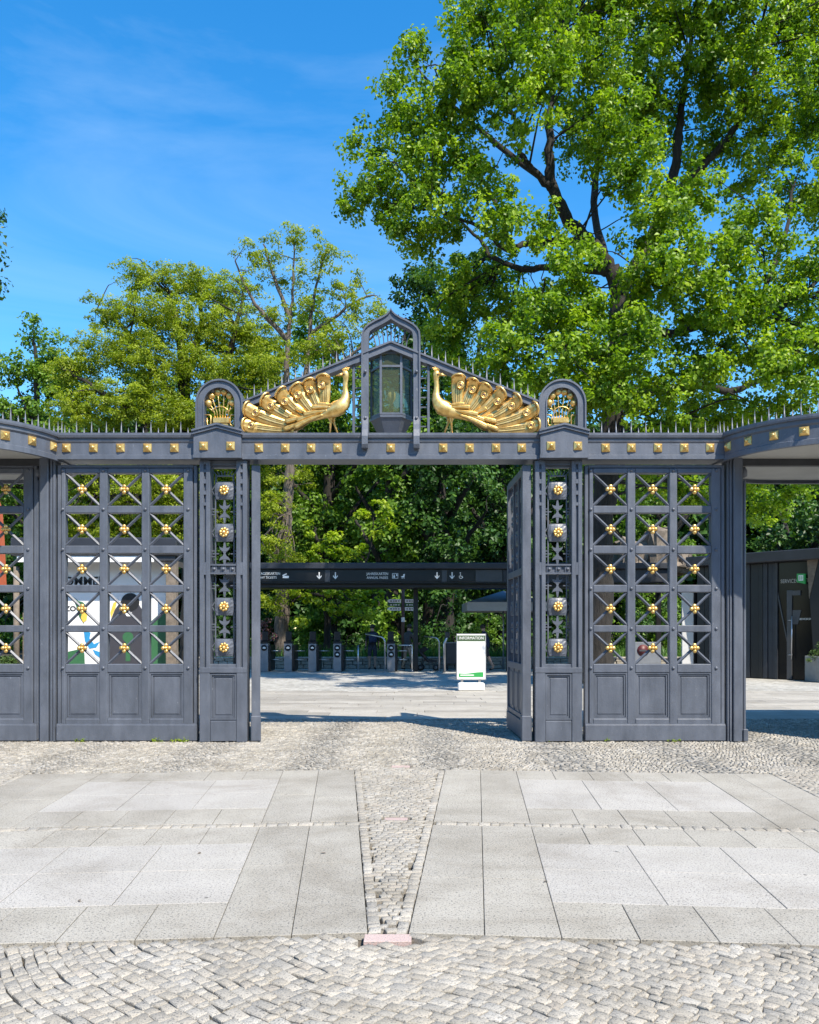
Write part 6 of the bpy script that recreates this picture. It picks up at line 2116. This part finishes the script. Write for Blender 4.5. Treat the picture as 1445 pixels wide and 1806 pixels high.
# mid green shrubs along the bed
for i, (px, Y, py, rx, ry, lf, lab) in enumerate(((740, 36, 1120, 40, 40, 'leaf_dark', 'dark shrub behind the finger post'), (800, 36.5, 1115, 34, 44, 'leaf_dark', 'dark shrub behind the pushchair'), (860, 35.5, 1105, 30, 36, 'leaf_mid', 'olive shrub under the parasol'),
                                                   (610, 37, 1140, 60, 30, 'leaf_dark', 'dark shrub behind the maple trunk'), (1080, 36, 1120, 40, 30, 'leaf_mid', 'green shrub behind the lower left squares of the right grid leaf'), (1140, 38, 1090, 50, 40, 'leaf_dark', 'dark shrub below the rock outcrop'), (690, 38, 1150, 70, 24, 'leaf_dark', 'low dark shrub at the back of the bed'),
                                                   (1000, 37, 1110, 40, 50, 'leaf_dark', 'dark shrub behind the right pilaster ironwork'), (395, 38, 1080, 50, 70, 'leaf_dark', 'dark shrub behind the left pilaster ironwork'))):
    base = HOR + CAMZ * F / Y
    make_tree('shrub', lab, Y, [[(px, base - 2, 0, .05), (px, py + 5, 0, .03), (px + 3, py - ry * .6, 0, .01)]],
              [(px, py, rx, ry, 0, .9), (px - rx * .5, py + ry * .4, rx * .6, ry * .6, -.2, .7), (px + rx * .5, py + ry * .5, rx * .6, ry * .6, .1, .7)], M[lf], M['bark_dark'], .13, .08, .35, 3.2, 40, .85, 60 + i, group='shrubs in the planting bed', cat='shrub')
# tall grasses in the bed
def grass(name, label, x0, x1, y0, y1, n, h, mat, seed, kind='stuff'):
    r = np.random.default_rng(seed)
    p = np.stack([r.uniform(x0, x1, n), r.uniform(y0, y1, n), np.full(n, .05)], 1)
    hh = h * r.uniform(.5, 1.2, (n, 1)); a = r.uniform(0, 2 * math.pi, n)
    d = np.stack([np.cos(a), np.sin(a), np.zeros(n)], 1); s_ = np.stack([-np.sin(a), np.cos(a), np.zeros(n)], 1) * r.uniform(.012, .022, (n, 1))
    b = r.uniform(.1, .55, (n, 1)) * hh
    up_ = np.array([0, 0, 1.0])
    V = np.stack([p - s_, p + s_, p + s_ * .8 + up_ * hh * .6 + d * b * .35, p - s_ * .8 + up_ * hh * .6 + d * b * .35, p + up_ * hh * .92 + d * b], 1)
    base = (np.arange(n) * 5)[:, None]
    Q = np.concatenate([np.array([[0, 1, 2]]) + base, np.array([[0, 2, 3]]) + base, np.array([[3, 2, 4]]) + base])
    me = np_mesh(name, V.reshape(-1, 3), Q, mat, np.tile(r.random(n), 3))
    o = inst(name, me, None)
    tag(o, label, 'grass', kind=kind)
    return o
grass('bed_grass', 'tall green grasses growing in the bed above the low stone wall', -8.5, 12.5, 33.8, 35.6, 9000, .85, M['leaf_grass'], 70)
# juniper in the two planters
def juniper(loc, rx, ry, rz, lab, seed):
    r = np.random.default_rng(seed)
    root = empty('juniper', loc, 0, lab, 'plant', 'junipers in planters')
    n = 90
    u = r.normal(0, 1, (n, 3)); u /= np.linalg.norm(u, axis=1, keepdims=True); u[:, 2] = np.abs(u[:, 2]) - .35
    c = u * np.array([rx, ry, rz]) * r.uniform(.5, 1.0, (n, 1))
    tp = [(np.array([[0, 0, -.02], c[i] * .5 + np.array([0, 0, .06]), c[i]]), [.012, .008, .004]) for i in range(n)]
    V, Q = tubes_np(tp, 4)
    inst('stem', np_mesh('stem', V, Q, M['bark_dark']), root)
    V, Q, rn = leaf_cloud(c, u, 60, .15, .7, .07, .022, seed, .4)
    inst('foliage', np_mesh('foliage', V, Q, M['leaf_juniper'], rn), root)
juniper((pl1.x, 25.0, .82), 1.05, .7, .62, 'spreading green juniper in the planter by the service building', 81)
juniper((pl2.x, 19.0, .66), .45, .45, .5, 'feathery green juniper in the planter at the left edge', 82)

# weeds along the foot of the gate and a few fallen leaves
for i, px in enumerate((150, 278, 312, 322, 965, 1062, 1180)):
    r = np.random.default_rng(200 + i)
    c = np.array([[0, 0, .02]]) + r.normal(0, [.05, .02, .01], (6, 3))
    V, Q, rn = leaf_cloud(c, np.tile([0, 0, 1.0], (6, 1)), 9 if i not in (1, 3) else 20, .035 if i < 4 else .02, .9, .03, .010, 210 + i, .5)
    me = np_mesh('weed_tuft', V, Q, M['leaf_bright'], rn)
    lab = ('tiny weed tuft at the foot of the left grid leaf, nearest the canopy post', 'bushy weed tuft at the foot of the left grid leaf', 'tiny weed at the foot of the left grid leaf, near its right end', 'larger weed tuft at the right end of the left grid leaf',
           'dry weeds at the foot of the right pilaster', 'tiny weed at the left foot of the right grid leaf', 'dry weed strip under the middle of the right grid leaf')[i]
    tag(inst('weed_tuft', me, None, ((px - 722.5) * K, D - .10, 0)), lab, 'weed', 'weeds at the foot of the gate')
for i, (px, py, lab) in enumerate(((570, 1506, 'single brown fallen leaf on the grey slab left of the cobbled wedge'), (352, 1506, 'brown fallen leaf on the pale slabs left of centre'), (1090, 1503, 'pale fallen leaf on the light slabs right of centre'), (963, 1556, 'dry leaf scrap beside the joint right of the cobbled wedge'), (140, 1590, 'dark leaf scrap on the lower left slabs'))):
    Yg = CAMZ * F / (py - HOR)
    lf = MB(); a = i * 1.3
    pts = [(-.022, 0, .004), (-.008, .008, .009), (.012, .007, .010), (.024, 0, .005), (.012, -.007, .008), (-.008, -.008, .007)]
    lf.add([(x * math.cos(a) - y * math.sin(a), x * math.sin(a) + y * math.cos(a), z) for x, y, z in pts], [(0, 1, 2, 3, 4, 5)])
    tag(lf.build('fallen_leaf', M['wood'] if i != 2 else M['soffit'], None, ((px - 722.5) / F * Yg, Yg, 0)), lab, 'leaf', 'fallen leaves on the paving')
